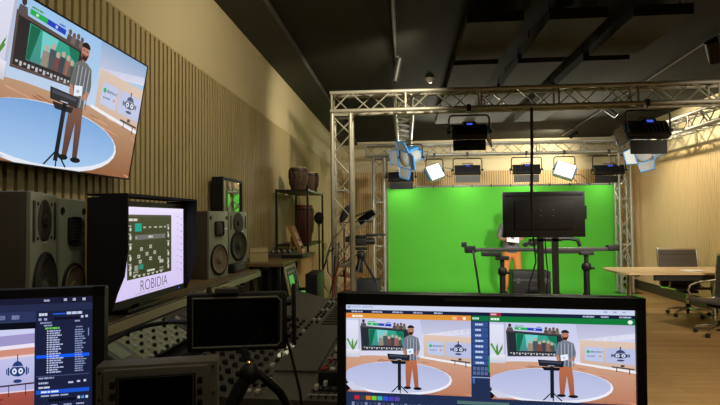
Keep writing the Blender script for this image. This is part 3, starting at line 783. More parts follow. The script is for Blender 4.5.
# ================================================================== table and chairs by the right wall
ty = 8.62; x0 = P(610,269,ty+.52).x; tz = .775
t = thing('meeting_table', 'long pale oak meeting table on a round metal leg along the right wall', 'table', (x0,ty,0))
tb = MB(); pts = [(.10,0),(1.88,0),(1.88,1.05),(.10,1.05)] + [(.10-.10*math.sin(PI*i/8),1.05*.5+1.05*.5*math.cos(PI*i/8)) for i in range(1,8)]
tb.prism(pts, 'z', tz-.028, tz); tb.build('tabletop', M['table'], t)
MB().span((.5,.06,tz-.12), (1.84,.12,tz-.028)).build('apron', M['black_metal'], t)
MB().span((.5,.93,tz-.10), (1.84,.99,tz-.028)).build('apron', M['black_metal'], t)
MB().span((.22,.1,tz-.06), (.30,.95,tz-.028)).build('crossbar', M['black_metal'], t)
for x, y in ((.30,.52),(1.6,.52)):
    MB().cyl((x,y,.02), (x,y,tz-.028), .045, n=18).build('leg', M['chrome'], t)
    MB().lathe((x,y,0), [(.07,0),(.07,.01),(.045,.02)], n=18).build('foot', M['chrome'], t)
p = P(692,267.5,9.0)
t = thing('paper_sheet', 'white sheets of paper lying on the pale meeting table in front of the office chair', 'paper', (p.x,9.0,tz))
MB(T((0,0,.002), rz=.1)).box((0,0,0), (.30,.21,.004)).build('sheet', M['paper'], t)
MB(T((.02,.03,.006), rz=-.1)).box((0,0,0), (.28,.20,.003)).build('sheet', M['paper'], t)

def office_chair(label, loc, rz):
    t = thing('office_chair', label, 'chair', loc, rz, 'dark leather office chairs')
    sh = MB(); sh.tube([(0,0,0)]*0 or [(0,-.24,.47),(0,-.20,.485),(0,.1,.465),(0,.22,.46)], .01, n=4); sh.bm.free()
    prof = [(-.26,.455),(-.24,.485),(-.05,.475),(.20,.455),(.24,.47),(.24,.44),(.20,.425),(-.05,.44),(-.22,.45)]
    MB().prism(prof, 'x', -.30, .30).build('seat', M['leather'], t)
    bp = [(.24,.47),(.27,.60),(.285,.80),(.33,1.07),(.35,1.08),(.36,1.06),(.315,.79),(.30,.60),(.265,.45)]
    MB().prism(bp, 'x', -.31, .31).build('backrest', M['leather'], t)
    for k in range(6):
        z = .56+k*.085; y = .262+.0+(k*.012); MB().span((-.302,y-.008,z), (.302,y+.01,z+.006)).build('seam_rib', M['black'], t)
    for s in (-1,1):
        x = s*.32
        MB().tube([(x,-.26,.465),(x,-.05,.46),(x,.20,.445),(x,.26,.48),(x,.29,.62),(x,.305,.80),(x,.345,1.09)], .017, n=8).build('side_rail', M['chrome'], t)
        MB().tube([(x,.30,.72),(x+s*.03,.22,.70),(x+s*.04,-.02,.68),(x+s*.04,-.14,.65),(x+s*.035,-.18,.58),(x+s*.02,-.12,.50),(x,-.02,.455)], .014, n=8).build('armrest', M['chrome'], t)
    MB().span((-.32,.325,1.065), (.32,.35,1.095), bev=.006).build('top_bar', M['chrome'], t)
    MB().box((0,.0,.405), (.22,.26,.05), bev=.015).build('tilt_mechanism', M['black'], t)
    MB().cyl((0,0,.10), (0,0,.39), .027, n=14).build('gas_column', M['chrome'], t)
    MB().cyl((0,0,.09), (0,0,.20), .04, n=14).build('column_sleeve', M['black'], t)
    for k in range(5):
        an = -PI/2+.2+k*2*PI/5; c, s = math.cos(an), math.sin(an)
        MB().tube([(0,0,.125),(c*.15,s*.15,.115),(c*.31,s*.31,.085)], [.026,.022,.014], n=8).build('base_arm', M['chrome'], t)
        w = MB().lathe((c*.31-.022*s,s*.31+.022*c,.032), [(.024,0),(.032,.004),(.032,.040),(.024,.044)], axis=(s,-c,0), n=14)
        w.build('caster', M['rubber'], t)
    return t
p = P(677,250,9.7)
office_chair('dark leather office chair tucked behind the pale meeting table, facing it', (p.x,9.38,0), 0)
p = P(716,300,7.85)
office_chair('dark leather office chair at the right edge, in front of the table end', (p.x+.06,7.85,0), -PI/2+.35)

# ================================================================== camera with prompter at the left of the stage
cY = 9.4; p = P(361,238,cY)
t = thing('camera_tripod', 'black camera tripod beside the left truss posts', 'tripod', (p.x,cY,0))
hz = P(361,246,cY).z
MB().cyl((0,0,.62), (0,0,hz-.14), .035, n=12).build('centre_column', M['black_metal'], t)
MB().lathe((0,0,hz-.20), [(.05,-.05),(.075,0),(.075,.08),(.05,.12)], n=18).build('fluid_head', M['black'], t)
MB().box((0,0,hz-.045), (.22,.12,.05), bev=.01).build('head_plate', M['black'], t)
MB().cyl((.05,-.05,hz-.08), (-.34,-.12,hz-.30), .012, n=8).build('pan_handle', M['black_metal'], t)
for k in range(3):
    an = .25+k*2*PI/3; c, s = math.cos(an), math.sin(an)
    MB().cyl((c*.05,s*.05,hz-.24), (c*.26,s*.26,.55), .022, n=8).build('upper_leg', M['black_metal'], t)
    MB().cyl((c*.26,s*.26,.55), (c*.42,s*.42,.02), .016, n=8).build('lower_leg', M['grey_dark'], t)
    MB().ball((c*.42,s*.42,.024), .024, 10, 6).build('rubber_foot', M['rubber'], t)
t = thing('studio_camera', 'dark studio camera with an angled prompter glass on the tripod left of the green screen', 'camera', (p.x,cY,hz-.02))
MB().box((-.05,0,.10), (.30,.13,.15), bev=.015).build('camera_body', M['black'], t)
MB().cyl((.10,0,.10), (.24,0,.10), .055, n=18).build('lens', M['black_metal'], t)
MB().box((.02,-.01,.195), (.46,.22,.025), bev=.006).build('prompter_tray', M['black'], t)
MB().box((.26,0,.215), (.34,.26,.03), bev=.006).build('prompter_display', M['bezel'], t)
zz = P(350,229,cY).z-hz
MB(T((.07,0,zz+.20), rx=.5, ry=-.62)).box((0,0,0), (.42,.30,.008)).build('prompter_glass', M['mirror'], t)
MB(T((.07,0,zz+.20), rx=.5, ry=-.62)).box((0,-.155,0), (.44,.014,.03)).build('glass_frame', M['grey_mid'], t)
MB(T((.06,0,zz+.245), ry=-.35)).box((0,0,.05), (.34,.32,.012)).build('hood_flap', M['black_soft'], t)
MB(T((-.28,0,zz+.28), ry=.45)).ball((0,0,0), .085, 16, 12, sc=(.75,1.5,2.0)).build('rear_hood', M['black_soft'], t)
MB().box((-.22,-.02,.14), (.10,.10,.10), bev=.01).build('viewfinder', M['black'], t)
for k in range(3): MB().tube([(-.2,-.05,.06),(-.3-.05*k,-.06,-.1),(-.22-.05*k,-.06,-.35),(-.1,-.05,-.2+.05*k)], .008, n=6).build('camera_cable', M['rubber'], t)

p = P(352,276,7.95)
t = thing('side_table', 'small round light wood side table beneath the studio camera', 'table', (p.x+.02,7.95,0))
zt2 = P(355,274,7.95).z
MB().lathe((0,0,zt2-.03), [(.20,0),(.205,.01),(.205,.03)], n=28).build('tabletop', M['wood_stool'], t)
MB().cyl((0,0,.02), (0,0,zt2-.03), .025, n=12).build('column', M['grey_dark'], t)
MB().lathe((0,0,0), [(.19,0),(.19,.012),(.03,.03)], n=24).build('foot', M['grey_dark'], t)
p = P(374,286,10.6)
t = thing('equipment_case', 'small black equipment case on the floor at the left edge of the green screen', 'case', (p.x-.12,10.5,0))
MB().span((-.24,0,.02), (.24,.40,P(374,280,10.5).z), bev=.015).build('case_body', M['bezel'], t)
MB().span((-.245,-.01,.18), (.245,.0,.21)).build('lid_seam', M['grey_mid'], t)
MB().box((0,-.02,.12), (.16,.03,.05), bev=.01).build('handle', M['black'], t)
for x in (-.18,.18): MB().cyl((x,.2,0), (x,.2,.02), .03, n=10).build('rubber_foot', M['rubber'], t)
p = P(348,290,8.72)
t = thing('cloth_sack', 'rust orange cloth sack leaning behind the left truss post', 'sack', (p.x,8.72,0))
MB().ball((0,0,.225), .15, 18, 12, sc=(.8,.7,1.5)).build('sack_body', M['orange'], t)
MB().lathe((0,0,.42), [(.05,0),(.035,.04),(.06,.09)], n=14).build('tied_neck', M['orange'], t)

def mic_stand(label, px, py, Y, foam=True):
    p = P(px,py,Y); t = thing('microphone_stand', label, 'microphone stand', (p.x,Y,0))
    MB().cyl((0,0,.03), (0,0,p.z-.05), .010, n=8).build('pole', M['black_metal'], t)
    for k in range(3):
        an = k*2*PI/3+.4; MB().cyl((0,0,.16), (.2*math.cos(an),.2*math.sin(an),.012), .008, n=6).build('leg', M['black_metal'], t)
    MB().lathe((0,0,.9), [(.016,-.05),(.022,-.03),(.022,.03),(.016,.05)], n=12).build('height_clutch', M['black'], t)
    if foam:
        MB().cyl((0,0,p.z-.10), (0,0,p.z-.02), .018, n=12).build('microphone', M['grey_dark'], t)
        MB().ball((0,0,p.z), .062, 18, 12, sc=(1,1,1.25)).build('foam_windshield', M['black_soft'], t)
    else:
        MB().tube([(0,0,p.z-.05),(.0,0,p.z-.02),(.28,.05,p.z)], .008, n=6).build('boom_arm', M['black_metal'], t)
        MB().cyl((.28,.05,p.z), (.40,.07,p.z-.01), .017, n=10).build('microphone', M['grey_dark'], t)
mic_stand('black microphone stand with a round foam windshield beside the metal shelf unit', 319, 218, 6.7)
mic_stand('black pole microphone stand with a short boom, behind the near truss post', 344, 221, 7.5, False)

# loose cables looped over the foot of the near truss post
for k, (px, d, ye) in enumerate(((326,.0,300),(330,.02,303),(337,.04,298))):
    zt = (252,238,262)[k]
    o = MB().tube([P(px+8,zt-4,6.9), P(px+3,zt,6.86-d), P(px-3,zt+18,6.84-d), P(px-2,zt+34,6.84-d), P(px+4,zt+42,6.84-d), P(px+8,zt+26,6.86-d), P(px+9,zt+4,6.9)], .010, n=6, closed=False).build('looped_cable', (M['rubber'], M['grey_mid'], M['red'])[k])
    tag(o, ('black cable looped low on the near truss post', 'grey cable looped highest on the near truss post', 'dark red cable loop at the foot of the near truss post')[k], 'cable', 'cables looped on the truss post')
# ================================================================== wall television
y0, y1 = 1.78, 2.95
xb = P(128.5,180,y1).x; zb = P(128.5,180,y1).z; xt = P(148,66,y1).x; zt = P(148,66,y1).z
tilt = math.atan2(xt-xb, zt-zb); th = math.hypot(xt-xb, zt-zb); tw = y1-y0
t = thing('wall_television', 'large tilted television on the slatted wall showing a presenter in a virtual studio', 'television', ((xb+xt)/2,(y0+y1)/2,(zb+zt)/2), PI/2)
X = T((0,0,0), tilt)       # local -Y faces the room
MB(X).box((0,.022,0), (tw,.04,th), bev=.006).build('rear_case', M['black'], t)
MB(X).tube([(-tw/2+.004,.0,-th/2+.004),(tw/2-.004,.0,-th/2+.004),(tw/2-.004,.0,th/2-.004),(-tw/2+.004,.0,th/2-.004)], .005, n=4, closed=True).build('bezel', M['bezel'], t)
MB().span((-.25,.05,-.16), (.25,.12,.16)).build('wall_bracket', M['black_metal'], t)
s = Screen(tw-.016, th-.016, 0); studio(s, (0,0,1,1), True); o = s.build('screen_picture', M['scr_tv'], t); o.matrix_local = X

# ================================================================== speakers
def speaker(label, p0, p1, ztop, h, dep, style, zb=None):
    p0 = Vector(p0); p1 = Vector(p1); d = p1-p0; w = d.length
    t = thing('studio_speaker', label, 'speaker', ((p0.x+p1.x)/2,(p0.y+p1.y)/2,ztop-h), math.atan2(d.y,d.x), 'studio speakers on the console bridge')
    MB().span((-w/2,.015,0), (w/2,dep,h), bev=.008).build('cabinet', M['speaker_side'], t)
    MB().span((-w/2,0,0), (w/2,.016,h), bev=.006).build('front_baffle', M['panel_spill'], t)
    ax = (0,-1,0)
    def ring(c, r, name, m): MB().lathe((c[0],0,c[1]), [(r*1.10,-.002),(r*1.10,.008),(r*1.02,.012),(r*.98,.004),(r*.97,-.001)], axis=ax, n=32).build(name, m, t)
    def cone(c, r, m):
        MB().lathe((c[0],0,c[1]), [(r,.003),(r*.93,.011),(r*.84,.005),(r*.5,.0015),(r*.30,.0012)], axis=ax, n=32).build('woofer_cone', m, t)
        MB().lathe((c[0],0,c[1]), [(r*.30,.001),(r*.28,.008),(r*.16,.014),(.001,.016)], axis=ax, n=24).build('dust_cap', m, t)
    if style == 'slots':
        c = (0,h*.33); r = w*.40; ring(c, r, 'woofer_ring', M['black']); cone(c, r, M['cone'])
        for s in (-1,1): MB().span((s*w*.40-.011,-.003,h*.66), (s*w*.40+.011,.004,h*.94), bev=.002).build('port_slot', M['cone'], t)
        MB().lathe((0,0,h*.80), [(w*.27,.001),(w*.24,.004),(w*.10,-.0),(w*.09,.0)], axis=ax, n=32).build('waveguide', M['cone'], t)
        MB().ball((0,-.001,h*.80), w*.08, 14, 8, sc=(1,.4,1)).build('tweeter_dome', M['black'], t)
        for sx in (-.26,.26):
            for sz in (.68,.92): MB().cyl((sx*w,-.003,sz*h), (sx*w,0,sz*h), .006, n=8).build('screw', M['black'], t)
        MB().span((-.022,-.002,h*.645), (.022,.001,h*.665)).build('badge', M['white_plastic'], t)
    elif style == 'square':
        c = (0,h*.27); r = w*.40; ring(c, r, 'woofer_ring', M['black']); cone(c, r, M['cone_brown'])
        q = MB(); q.box((-.02*w,-.005,h*.74), (w*.42,.014,h*.22), bev=.02); q.build('tweeter_plate', M['black'], t)
        q = MB(); [q.span((-.20*w,-.013,h*(.66+.026*k)), (.16*w,-.011,h*(.667+.026*k))) for k in range(7)]; q.build('tweeter_grille', M['grey_dark'], t)
        MB().span((w*.26,-.002,h*.72), (w*.44,.001,h*.745)).build('badge', M['white_plastic'], t)
        for sx in (-.42,.42): MB().cyl((sx*w,-.004,h*.9), (sx*w,0,h*.9), .014, n=10).build('control_knob', M['black'], t)
    else:
        c = (0,h*.33); r = w*.40; ring(c, r, 'woofer_ring', M['black']); cone(c, r, M['cone'])
        MB().lathe((0,0,h*.78), [(w*.30,.001),(w*.26,.005),(w*.10,.0),(w*.09,.0)], axis=ax, n=32).build('waveguide', M['cone'], t)
        MB().ball((0,-.001,h*.78), w*.08, 14, 8, sc=(1,.4,1)).build('tweeter_dome', M['black'], t)
        for sx in (-.40,.40): MB().span((sx*w-.008,-.003,h*.66), (sx*w+.008,.004,h*.92), bev=.002).build('port_slot', M['cone'], t)
        MB().span((w*.10,-.002,h*.60), (w*.30,.001,h*.62)).build('badge', M['white_plastic'], t)
    return t
speaker('nearest grey fronted speaker with a black woofer, standing left of the hooded display', (-1.234,1.69,0), (-1.326,1.96,0), P(31,191,1.69).z, .50, .25, 'slots')
speaker('grey fronted speaker with a brown cone, half hidden behind the hooded display', (-1.340,2.0,0), (-1.372,2.22,0), P(60.5,198,2.0).z, .49, .2, 'square')
speaker('grey fronted speaker with a brown cone and black square tweeter, beyond the hooded display', (-1.375,3.7,0), (-1.322,3.95,0), P(209,211,3.7).z, .482, .22, 'square')
speaker('smaller grey fronted speaker with a black cone, last in the row toward the stage', (-1.381,4.15,0), (-1.317,4.42,0), P(229,211.5,4.15).z, .415, .22, 'round')
t = thing('speaker_riser', 'low black riser under the smallest speaker at the end of the row', 'riser', (-1.43,4.13,1.235))
zr = P(229,211.5,4.15).z-.415-1.235
MB().span((-.15,0,0), (.10,.30,zr), bev=.006).build('riser_block', M['black'], t)
MB().span((.101,.04,.02), (.104,.26,zr-.02)).build('front_panel', M['grey_dark'], t)

# ================================================================== console desk along the left wall
DZ = .93
t = thing('console_desk', 'long brown and black studio console desk with a raised bridge along the slatted wall', 'desk', (0,0,0))
MB().prism([(-1.61,1.205),(-1.235,1.205),(-1.225,1.22),(-1.230,1.235),(-1.61,1.235)], 'y', 1.5, 4.45).build('bridge_shelf', M['desk'], t)
MB().prism([(-1.23,1.226),(-1.214,1.224),(-1.206,1.184),(-1.23,1.184)], 'y', 1.5, 4.45).build('bridge_fascia', M['desk'], t)
MB().prism([(-1.27,1.205),(-1.27,.93),(-1.20,.93),(-1.20,1.182),(-1.235,1.182),(-1.235,1.205)], 'y', 1.52, 3.70).build('bridge_riser', M['desk_black'], t)
for k in range(3): MB().span((-1.31+.04*k,1.5,1.235), (-1.295+.04*k,4.45,1.2362)).build('reflection_strip', M['console_dark'], t)  # thin coloured strips stand in for display reflections on the bridge top
MB().span((-1.61,1.5,DZ-.04), (-.10,4.45,DZ), bev=.006).build('worktop', M['desk_black'], t)
for y in (1.55,2.85,4.40): MB().span((-1.58,y-.03,0), (-.25,y+.03,DZ-.04)).build('leg_panel', M['desk_black'], t)
MB().span((-1.60,1.52,DZ), (-1.57,4.43,1.205)).build('back_panel', M['desk_black'], t)
# sloped upper control surface: modules
SL0, SL1 = Vector((-1.184,0,1.184)), Vector((-1.04,0,1.096)); ang = math.atan2(SL0.z-SL1.z, SL1.x-SL0.x); sw = (SL1-SL0).length
def module(name, label, y0, y1, m):
    t = thing(name, label, 'control panel', (SL0.x,y0,SL0.z)); t.rotation_euler = (0,ang,0); t['group'] = 'sloped console modules'
    MB().span((0,0,-.024), (sw,y1-y0,0), bev=.004).build('faceplate', m, t); return t
t = module('button_module', 'sloped dark module with a grid of square lit buttons in front of the hooded display', 1.60, 1.96, M['console_dark'])
b0 = None
for i in range(10):
    for j in range(5):
        x, y = .022+j*.034, .02+i*.0355
        o = MB().box((x,y,.005), (.020,.026,.010), bev=.002).build('button', M['black'], t)
        if (i*3+j*5) % 4 == 0: MB().box((x-.004,y+.004,.0106), (.006,.009,.001)).build('lit_mark', M['led_dot'], o)
t = module('blank_module', 'plain grey sloped module between the button grid and the green knob panel', 1.965, 2.095, M['grey_mid'])
for y in (.012,.118):
    for x in (.012,sw-.012): MB().cyl((x,y,0), (x,y,.003), .004, n=8).build('screw', M['chrome'], t)
MB().span((.03,.03,0), (sw-.05,.10,.003)).build('label_plate', M['console_grey'], t)
t = module('knob_module', 'sloped green grey module covered in small knobs and white legends', 2.10, 2.56, M['console_grey'])
for i in range(8):
    for j in range(5):
        x, y = .022+j*.035, .03+i*.056
        o = MB().lathe((x,y,0), [(.0085,0),(.0085,.008),(.006,.012)], n=10).build('knob', M['key_white'] if (i+j) % 2 == 0 else M['black'], t)
        MB().box((x,y+.022,.001), (.024,.008,.002)).build('legend_mark', M['key_white'], t)
for i in range(8): MB().span((.008,.052+i*.056,0), (sw-.008,.056+i*.056,.0015)).build('legend_line', M['key_white'], t)
t = module('fader_module', 'sloped dark module with short faders, farthest along the console', 2.565, 3.655, M['console_dark'])
for i in range(12):
    MB().span((.02,.05+i*.088,0), (sw-.02,.056+i*.088,.002)).build('fader_slot', M['black'], t)
    MB().box((.05+.05*((i*7)%4)/4,.053+i*.088,.008), (.024,.016,.014), bev=.003).build('fader_cap', M['key_white'], t)
t = thing('module_support', 'long black support shelf under the sloped control modules', 'shelf', (0,0,0))
MB().prism([(-1.195,1.10),(-1.05,1.02),(-1.05,DZ),(-1.195,DZ)], 'y', 1.6, 3.655).build('support_shelf', M['desk_black'], t)

# lying mixing console
t = thing('mixing_console', 'large dark mixing console with knob rows and fader strips lying on the desk', 'mixing console', (-.56,2.0,DZ))
MB().prism([(-.36,0),(.38,0),(.38,.045),(-.12,.055),(-.36,.12)], 'y', 0, 2.55).build('console_body', M['console_dark'], t)
MB().span((-.02,.35,.053), (.17,1.35,.062)).build('centre_plate', M['grey_dark'], t)
for k in range(9):
    y = .05+k*.27
    MB().span((.18,y,.052), (.375,y+.004,.056)).build('strip_line', M['key_white'], t)
for k in range(7):
    x = .195+k*.028; MB().span((x,.02,.050), (x+.006,2.5,.0545)).build('channel_rail', M['black'], t)
kn = None
for i in range(16):
    for j in range(6):
        x = -.33+j*.045; y = .06+i*.095; z = .118-(x+.36)*.27
        if kn is None: kn = MB().lathe((0,0,0), [(.013,-.004),(.013,.014),(.009,.022)], n=10).build('knob', M['black'], t); kn.location = (x,y,z); k0 = kn
        else: copy_part(k0, Vector((x,y,z))-Vector(k0.location), t)
fc = None
for i in range(24):
    x = .205+(i%6)*.028; y = .12+(i//6)*.52+.05*((i*5)%4)
    if fc is None: fc = MB().box((0,0,0), (.016,.034,.020), bev=.004).build('fader_cap', M['key_white'], t); fc.location = (x,y,.062)
    else: copy_part(fc, Vector((x,y,.062))-Vector(fc.location), t)
for i in range(10):
    MB().box((-.06+.022*(i%2),.62+.05*(i//2),.060), (.016,.03,.014), bev=.003).build('key', M['key_white'] if i%3 else M['led_dot'], t)
for i in range(26):
    y = .06+.094*i
    if i % 3 != 1: MB().span((.185,y+.05,.050), (.375,y+.058,.0545)).build('strip_line', M['black'], t)
    for x in ((-.05,-.015) if y < .3 or y > 1.4 else (-.05,)):
        MB().box((x,y,.060), (.018,.032,.014), bev=.003).build('key', M['key_white'] if i % 4 == 0 else M['black'], t)
for i in range(12): MB().span((.02,1.42+.09*i,.052), (.16,1.48+.09*i,.057)).build('dark_inlay', M['black'], t)
for k in range(6): MB().box((.20+.006*k,.45+.09*k,.056), (.014,.016,.016), bev=.003).build('red_key' if k < 2 else 'key', M['red'] if k < 2 else M['key_white'], t)
p = P(331,383,2.12)
t = thing('control_box', 'small black control box with a row of pale keys on the mixing console', 'control box', (-.30,2.22,DZ+.053))
MB().span((-.06,-.04,0), (.14,.05,.05), bev=.006).build('box_body', M['black'], t)
for k in range(5): MB().box((-.04+.035*k,-.0,.053), (.02,.03,.008), bev=.002).build('key', M['key_white'] if k else M['red'], t)

# ================================================================== hooded display
sx_, yn, yf = -1.20, 2.129, 2.838
zt, zb = P(183,209,yf).z, P(182,283,yf).z
W, H = yf-yn, zt-zb; zc = (zt+zb)/2
t = thing('hooded_display', 'display in a black light hood showing an olive control window and the word ROBIDIA', 'monitor', (sx_,(yn+yf)/2,1.235), PI/2)
zl = zc-1.235
MB().box((0,.05,zl), (W+.024,.08,H+.05), bev=.01).build('rear_case', M['black'], t)
b = MB(); 
for a in ((-1,0),(1,0)): b.span((W/2 if a[0]>0 else -W/2-.012,-.006,zl-H/2-.02), (W/2+.012 if a[0]>0 else -W/2,.012,zl+H/2+.02))
b.span((-W/2,-.006,zl+H/2), (W/2,.012,zl+H/2+.025)); b.span((-W/2,-.006,zl-H/2-.03), (W/2,.012,zl-H/2)); b.build('bezel', M['bezel'], t)
MB().box((W*.40,-.008,zl-H/2-.015), (.010,.004,.006)).build('power_light', M['lcd_blue'], t)
hx = W/2+.015
xa = P(128,230,yn-.02).x; da = (xa-sx_)
MB().prism([(.095,zl-H/2-.03),(.095,zl+H/2+.035),(-da,zl+H/2+.045),(-da,zl+.02),(-da+.015,zl-H*.22),(-da+.045,zl-H*.40),(-.012,zl-H/2-.03)], 'x', -hx-.008, -hx).build('hood_side_flap', M['black_soft'], t)
df = P(197,230,yf+.02).x - sx_
MB().prism([(.10,zl-H/2-.03),(.10,zl+H/2+.04),(-df,zl+H/2+.045),(-df,zl-H*.1),(-df+.03,zl-H*.40),(-.012,zl-H/2-.03)], 'x', hx, hx+.008).build('hood_side_flap', M['black_soft'], t)
MB().prism([(-hx-.008,-da),(hx+.008,-df),(hx+.008,.10),(-hx-.008,.095)], 'z', zl+H/2+.043, zl+H/2+.051).build('hood_top_flap', M['black_soft'], t)
MB().span((-.05,.04,.02), (.05,.08,zl-H/2+.02)).build('stand_neck', M['black'], t)
MB().span((-.16,.035,0), (.16,.16,.02), bev=.006).build('stand_foot', M['black'], t)
s = Screen(W, H, -.001, zl)
lil = (226,214,250); s.rect(0,0,1,1,(232,222,252),(214,200,242)); s.rect(0,0,1,.045,(240,234,252)); s.L = 1
s.rect(.165,.085,.79,.80,(70,72,46),(62,62,40)); s.rect(.165,.085,.79,.105,(96,90,84)); s.L = 2
s.bars(.185,.13,.18,.028,1,.05,(214,210,196),1)
s.rect(.26,.185,.345,.275,(26,160,140))
for k in range(5): s.bars(.37+.075*k,.222,.05,.018,1,.05,(190,190,170),k+3)
s.rect(.26,.315,.69,.37,(112,108,104)); s.bars(.44,.33,.08,.024,1,.05,(214,212,206),5); s.rect(.27,.335,.285,.355,(200,200,190)); s.rect(.65,.335,.67,.355,(170,170,160))
for u, v in ((.345,.48),(.31,.56),(.33,.62),(.47,.46),(.47,.60),(.60,.61),(.42,.54),(.53,.535)):
    s.rect(u-.018,v-.022,u+.018,v+.018,(182,180,168)); s.rect(u-.008,v-.008,u+.010,v+.006,(78,78,58))
for u in (.205,.74):
    for v in (.24,.33,.44,.56,.66,.72):
        s.bars(u-.022,v-.035,.044,.014,1,.02,(188,186,172),int(v*50)); s.oval(u,v+.01,.013,.028 if v > .25 else .02,(206,204,192)); 
s.rect(.255,.655,.30,.715,(150,150,140)); s.rect(.31,.65,.37,.705,(44,140,116)); s.rect(.60,.63,.66,.67,(186,184,172))
s.rect(.42,.725,.53,.748,(206,202,180)); s.bars(.24,.72,.10,.016,2,.03,(160,158,140),8); s.bars(.60,.72,.08,.016,2,.03,(160,158,140),9)
for k in range(7): u = .255+.062*k; s.poly([(u-.022,.765),(u+.022,.765),(u,.795)],(196,194,180))
s.L = 2
for k in range(9): s.rect(.895,.10+.085*k,.905,.115+.085*k,(150,140,170)); s.rect(.955,.12+.085*k,.966,.14+.085*k,(96,90,120) if k != 2 else (30,26,40))
s.L = 2
s.text('ROBIDIA', .325, .955, .125, (52,46,62), -.012, 1.02)
s.bars(.26,.972,.55,.006,1,.02,(168,156,190),6)
s.build('screen_picture', M['scr'], t)

# ================================================================== front desk and the three near displays
t = thing('front_desk', 'dark worktop just in front of the camera carrying the near displays', 'desk', (0,0,0))
MB().span((-1.45,.62,.86), (.85,1.44,.90), bev=.006).build('worktop', M['desk_black'], t)
for x in (-1.40,.80):
    for y in (.68,1.38): MB().span((x-.03,y-.03,0), (x+.03,y+.03,.86)).build('leg', M['black_metal'], t)

def display(name, label, pl, pr_, ztop, h, bez_t, bez_s, foot=.90, roll=0.0):
    """display whose outer top corners are pl and pr_; local X runs left to right, front faces local -Y"""
    d = pr_-pl; w = math.hypot(d.x, d.y); mid = (pl+pr_)/2
    t = thing(name, label, 'monitor', (mid.x,mid.y,foot), math.atan2(d.y,d.x))
    zt = ztop-foot; zc = zt-h/2
    if roll:
        t.rotation_euler = (0,roll,math.atan2(d.y,d.x))
        t.location = Vector((mid.x,mid.y,ztop)) - Euler((0,roll,math.atan2(d.y,d.x))).to_matrix() @ Vector((0,0,zt))
    b = MB(); b.span((-w/2,-.004,zt-bez_t),(w/2,.014,zt)); b.span((-w/2,-.004,zt-h),(w/2,.014,zt-h+.03)); b.span((-w/2,-.004,zt-h),(-w/2+bez_s,.014,zt)); b.span((w/2-bez_s,-.004,zt-h),(w/2,.014,zt))
    b.build('bezel', M['bezel'], t)
    MB().span((-w/2,.012,zt-h), (w/2,.042,zt), bev=.006).build('rear_case', M['bezel'], t)
    MB().span((-.06,.042,.02), (.06,.075,zc+.05), bev=.01).build('stand_neck', M['black'], t)
    MB().span((-.14,-.05,0), (.14,.16,.02), bev=.008).build('stand_foot', M['black'], t)
    return t, w, zt
UI, UI2 = (38,52,90), (52,82,146)
Dl, Dr = 1.10, 1.065
pl, pr_ = P(337.5,293,Dl), P(645,298.5,Dr); ztop = (pl.z+pr_.z)/2
t, w, zt = display('mixer_display', 'large near display with two presenter previews side by side, in front of the green stage', pl, pr_, ztop, .372, .0225, .0175, roll=math.atan2(pl.z-pr_.z,(pr_-pl).length))
MB().span((-.08,-.0055,zt-.012), (.03,-.0035,zt-.006)).build('sensor_bar', M['grey_dark'], t)
sw_, sh_ = w-.035, .372-.0525; s = Screen(sw_, sh_, .004, zt-.0225-sh_/2)
s.rect(0,0,1,1,UI,(34,44,74)); s.L = 1
s.rect(0,0,1,.034,(206,214,240)); s.bars(.01,.008,.16,.014,1,.02,(150,165,205),1); s.rect(.004,.008,.014,.026,(70,120,200))
for k, u in enumerate((.90,.93,.96)): s.rect(u,.012,u+.012,.022,(150,160,190))
s.rect(0,.034,1,.058,(24,32,58))
for k in range(5): s.bars(.02+.075*k,.041,.05,.010,1,.02,(190,200,230),k+10)
for k in range(3): s.bars(.83+.06*k,.041,.04,.010,1,.02,(190,200,230),k+20)
# preview under the orange bar
s.rect(0,.056,.450,.088,(222,148,52)); s.L = 2; s.rect(.005,.064,.02,.084,(240,110,60)); s.bars(.022,.068,.04,.013,1,.02,(255,240,220),2); s.rect(.385,.064,.40,.083,(240,190,140)); s.rect(.405,.064,.418,.083,(240,110,90)); s.rect(.422,.066,.432,.083,(250,240,230)); s.L = 1
studio(s, (0,.088,.450,.552)); s.L = 1
# buttons between the previews
s.rect(.453,.056,.511,.088,(20,112,66)); s.L = 2; s.bars(.455,.066,.035,.012,1,.02,(190,230,210),3); s.L = 1
for k in range(8): 
    s.rect(.455,.094+k*.0335,.509,.124+k*.0335,UI2); s.L = 2; s.bars(.465,.103+k*.0335,.034,.012,1,.02,(200,212,240),k+30); s.L = 1
for k in range(8): s.rect(.456+.0135*(k%4),.368+.028*(k//4),.467+.0135*(k%4),.390+.028*(k//4),(86,104,150))
s.rect(.510,.30,.515,.40,(20,150,70)); s.rect(.453,.43,.52,.436,(150,165,200)); s.rect(.455,.428,.462,.47,(60,110,190))
# programme under the green bar
s.rect(.515,.034,.555,.056,(176,40,60)); s.rect(.513,.056,1,.092,(20,122,58)); s.L = 2
s.bars(.519,.040,.03,.010,1,.02,(240,190,200),4); s.bars(.519,.067,.035,.013,1,.02,(220,250,226),5); s.oval(.985,.074,.008,.012,(230,244,234)); s.L = 1
studio(s, (.515,.092,1,.560)); s.L = 1
for k, c in enumerate(((190,40,50),(60,60,70),(210,120,40),(110,200,60),(60,170,170),(50,80,220),(70,60,200),(90,70,150))): s.rect(.03+.021*k,.575,.048+.021*k,.60,c)
for k in range(30): s.rect(.02+.016*k,.615,.030+.016*k,.64,((120,130,160),(60,70,100))[(k*7)%3 > 0])
for k in range(9): s.rect(.02+.11*k,.66,.12+.11*k,.80,((70,90,130),(120,90,70),(60,110,90))[k%3])
s.rect(.40,.58,.58,.60,(80,110,110))
s.build('screen_picture', M['scr'], t)

